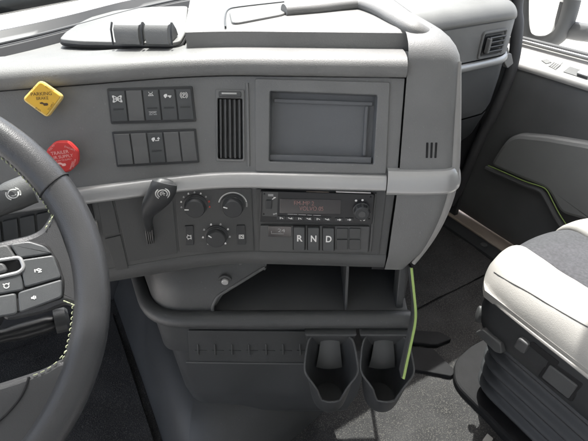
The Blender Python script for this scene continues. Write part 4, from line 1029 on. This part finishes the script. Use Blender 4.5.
# dark pillar between seal and windshield
pil = []
for (x, y, z) in [(1.33, 1.02, .70), (1.325, 1.035, .9), (1.31, 1.06, 1.0), (1.29, 1.1, 1.3)]:
    pil.append([V((x+a, y+b, z)) for a, b in ((-.01, -.02), (.06, -.03), (.10, .0), (.10, .08), (0, .08))])
tag(grid(pil, True, True).build('windshield_pillar', 'dark'), 'dark windshield pillar at the passenger corner', 'pillar')
lk = hx(507, 62, 1.30)
lb = thing('hinge_bracket', 'small pale bracket where dashboard meets the door seal', 'bracket', hy(507, 60, .93))
fb = Fr(hy(507, 60, .90), (1, 0, 0), (0, 0, 1))
prism([fb.px(*p) for p in [(503, 54), (510, 53), (512, 63), (506, 68), (503, 62)]], fb.n, -.01, .006, .002, r=.004).build('bracket_plate', 'ledge', lb)
prism([fb.px(*p) for p in [(503, 48), (508, 47), (509, 53), (504, 54)]], fb.n, -.01, .002, .002, r=.003).build('bracket_tab', 'ledge', lb)
# sill along the door
sill = thing('door_sill', 'beige metal door sill strip along the cab floor', 'sill', (1.42, .4, 0))
grid([[V((x, y, z)) for y in (-.4, .2, .7, 1.0, 1.14)] for x, z in [(1.392, -.01), (1.392, .020), (1.396, .024), (1.475, .026), (1.48, .022), (1.481, -.02)]]).build('sill_strip', 'sill', sill)
grid([[V((x, y, z)) for y in (-.4, .2, .7, 1.0, 1.14)] for x, z in [(1.330, .002), (1.333, .012), (1.36, .016), (1.388, .018), (1.390, .0)]]).build('carpet_retainer', 'dark', sill)
lathe([(.014, 0), (.013, .004), (0, .0055)], V((1.362, .82, .0155)), V((0, 0, 1)), 16).build('screw_cap', 'low', sill)
# rubber floor covers between console and seat
cvp = [hz(x, y, .012) for x, y in [(408, 347), (433, 349), (441, 357), (455, 371), (452, 377), (425, 372), (402, 368)]]
tag(prism(cvp, V((0, 0, 1)), -.02, .004, .003, r=.01).build('floor_plate', 'matt'), 'smooth dark floor plate beside the right cup holder', 'floor plate')
cvp = [hz(x, y, .014) for x, y in [(408, 331), (440, 333), (452, 340), (436, 346), (408, 343)]]
tag(prism(cvp, V((0, 0, 1)), -.02, .008, .004, r=.01).build('rubber_flap', 'matt'), 'dark rubber flap on the floor beyond the smooth floor plate', 'flap')
# driver floor mat and passenger footwell mat
mg = []
for i in range(31):
    x = -.62+.60*i/30; mg.append([V((x, .35+.85*j/40, .010+.0025*math.sin(x*31+j*.7)*math.sin(j*.45))) for j in range(41)])
tag(grid(mg).build('floor_mat', 'carpet'), 'dark carpet floor mat in the driver footwell', 'mat')
mg = []
for i in range(31):
    x = .62+.66*i/30; mg.append([V((x, .70+.5*j/30, .012+.003*math.sin(x*27+j*.5)*math.sin(j*.4+1)+.0015*random.random())) for j in range(31)])
tag(grid(mg).build('floor_mat', 'carpet'), 'dark mat in the passenger footwell beyond the seat', 'mat')

tag(prism([hz(x, y, .006) for x, y in [(482, 441), (487, 434), (493, 439), (490, 446)]], V((0, 0, 1)), 0, .004, .001, r=.003).build('paper_scrap', 'cream'), 'tiny pale scrap lying on the carpet beside the seat base', 'scrap')
# ------------------------------------------------------------------ outside: glass, hood, wiper, mirror
ws = []
for h in srange(0, 1, 6):
    ws.append([wbat(t)+V((0, .012-.16*h, .03+.72*h)) for t in srange(0, 1, 50)])
wsh = grid(ws).build('windshield', 'glass'); tag(wsh, 'curved clear windshield above the dashboard', 'windshield')
hd = []
for i in range(13):
    t = i/12; hd.append([V((-.9+2.7*j/20, (1.28-.55*((j-10.5)/10)**2*.6)+1.3*t, .90-.05*t-.22*t*t-.05*((j-10.5)/10)**2)) for j in range(21)])
tag(grid(hd).build('truck_hood', 'hood'), 'white truck hood seen through the windshield', 'hood')
wi = thing('wiper', 'black windshield wiper lying at the base of the glass', 'wiper', hz(0, 10, 1.0))
wpth = [hz(-40, 13, 1.0), hz(0, 6, 1.0), hz(40, -1, 1.0), hz(80, -8, 1.0), hz(120, -15, 1.0)]
tube(smooth_path(wpth, 5), .011, 8, flat=1.3).build('blade', 'black', wi)
tube(smooth_path([p+V((0, .03, .012)) for p in wpth], 5), .009, 8).build('arm', 'dark', wi)
mi = thing('side_mirror', 'grey housed side mirror outside the passenger window', 'mirror', (1.85, 1.1, .8))
XM = 1.80
def mx_(x, y, d=0): return hx(x, y, XM+d)
fm = smooth_path([mx_(522, -30), mx_(521, 10), mx_(523, 34), mx_(531, 42.5), mx_(545, 43), mx_(556, 38), mx_(563, 30), mx_(569, 14), mx_(574, -8), mx_(577, -30)], 5)
tube(fm, .030, 12).build('housing_rim', 'mirror_shell', mi)
prism([p for p in fm], V((-1, 0, 0)), -.05, .0, .004).build('mirror_glass', 'mirror', mi)
tube(smooth_path([mx_(572, -25, .04), mx_(566, 5, .03), mx_(562, 26, .03), mx_(575, 31, .02), mx_(600, 34, .0), mx_(640, 40, -.02)], 5), .032, 12).build('mirror_arm', 'mirror_shell', mi)
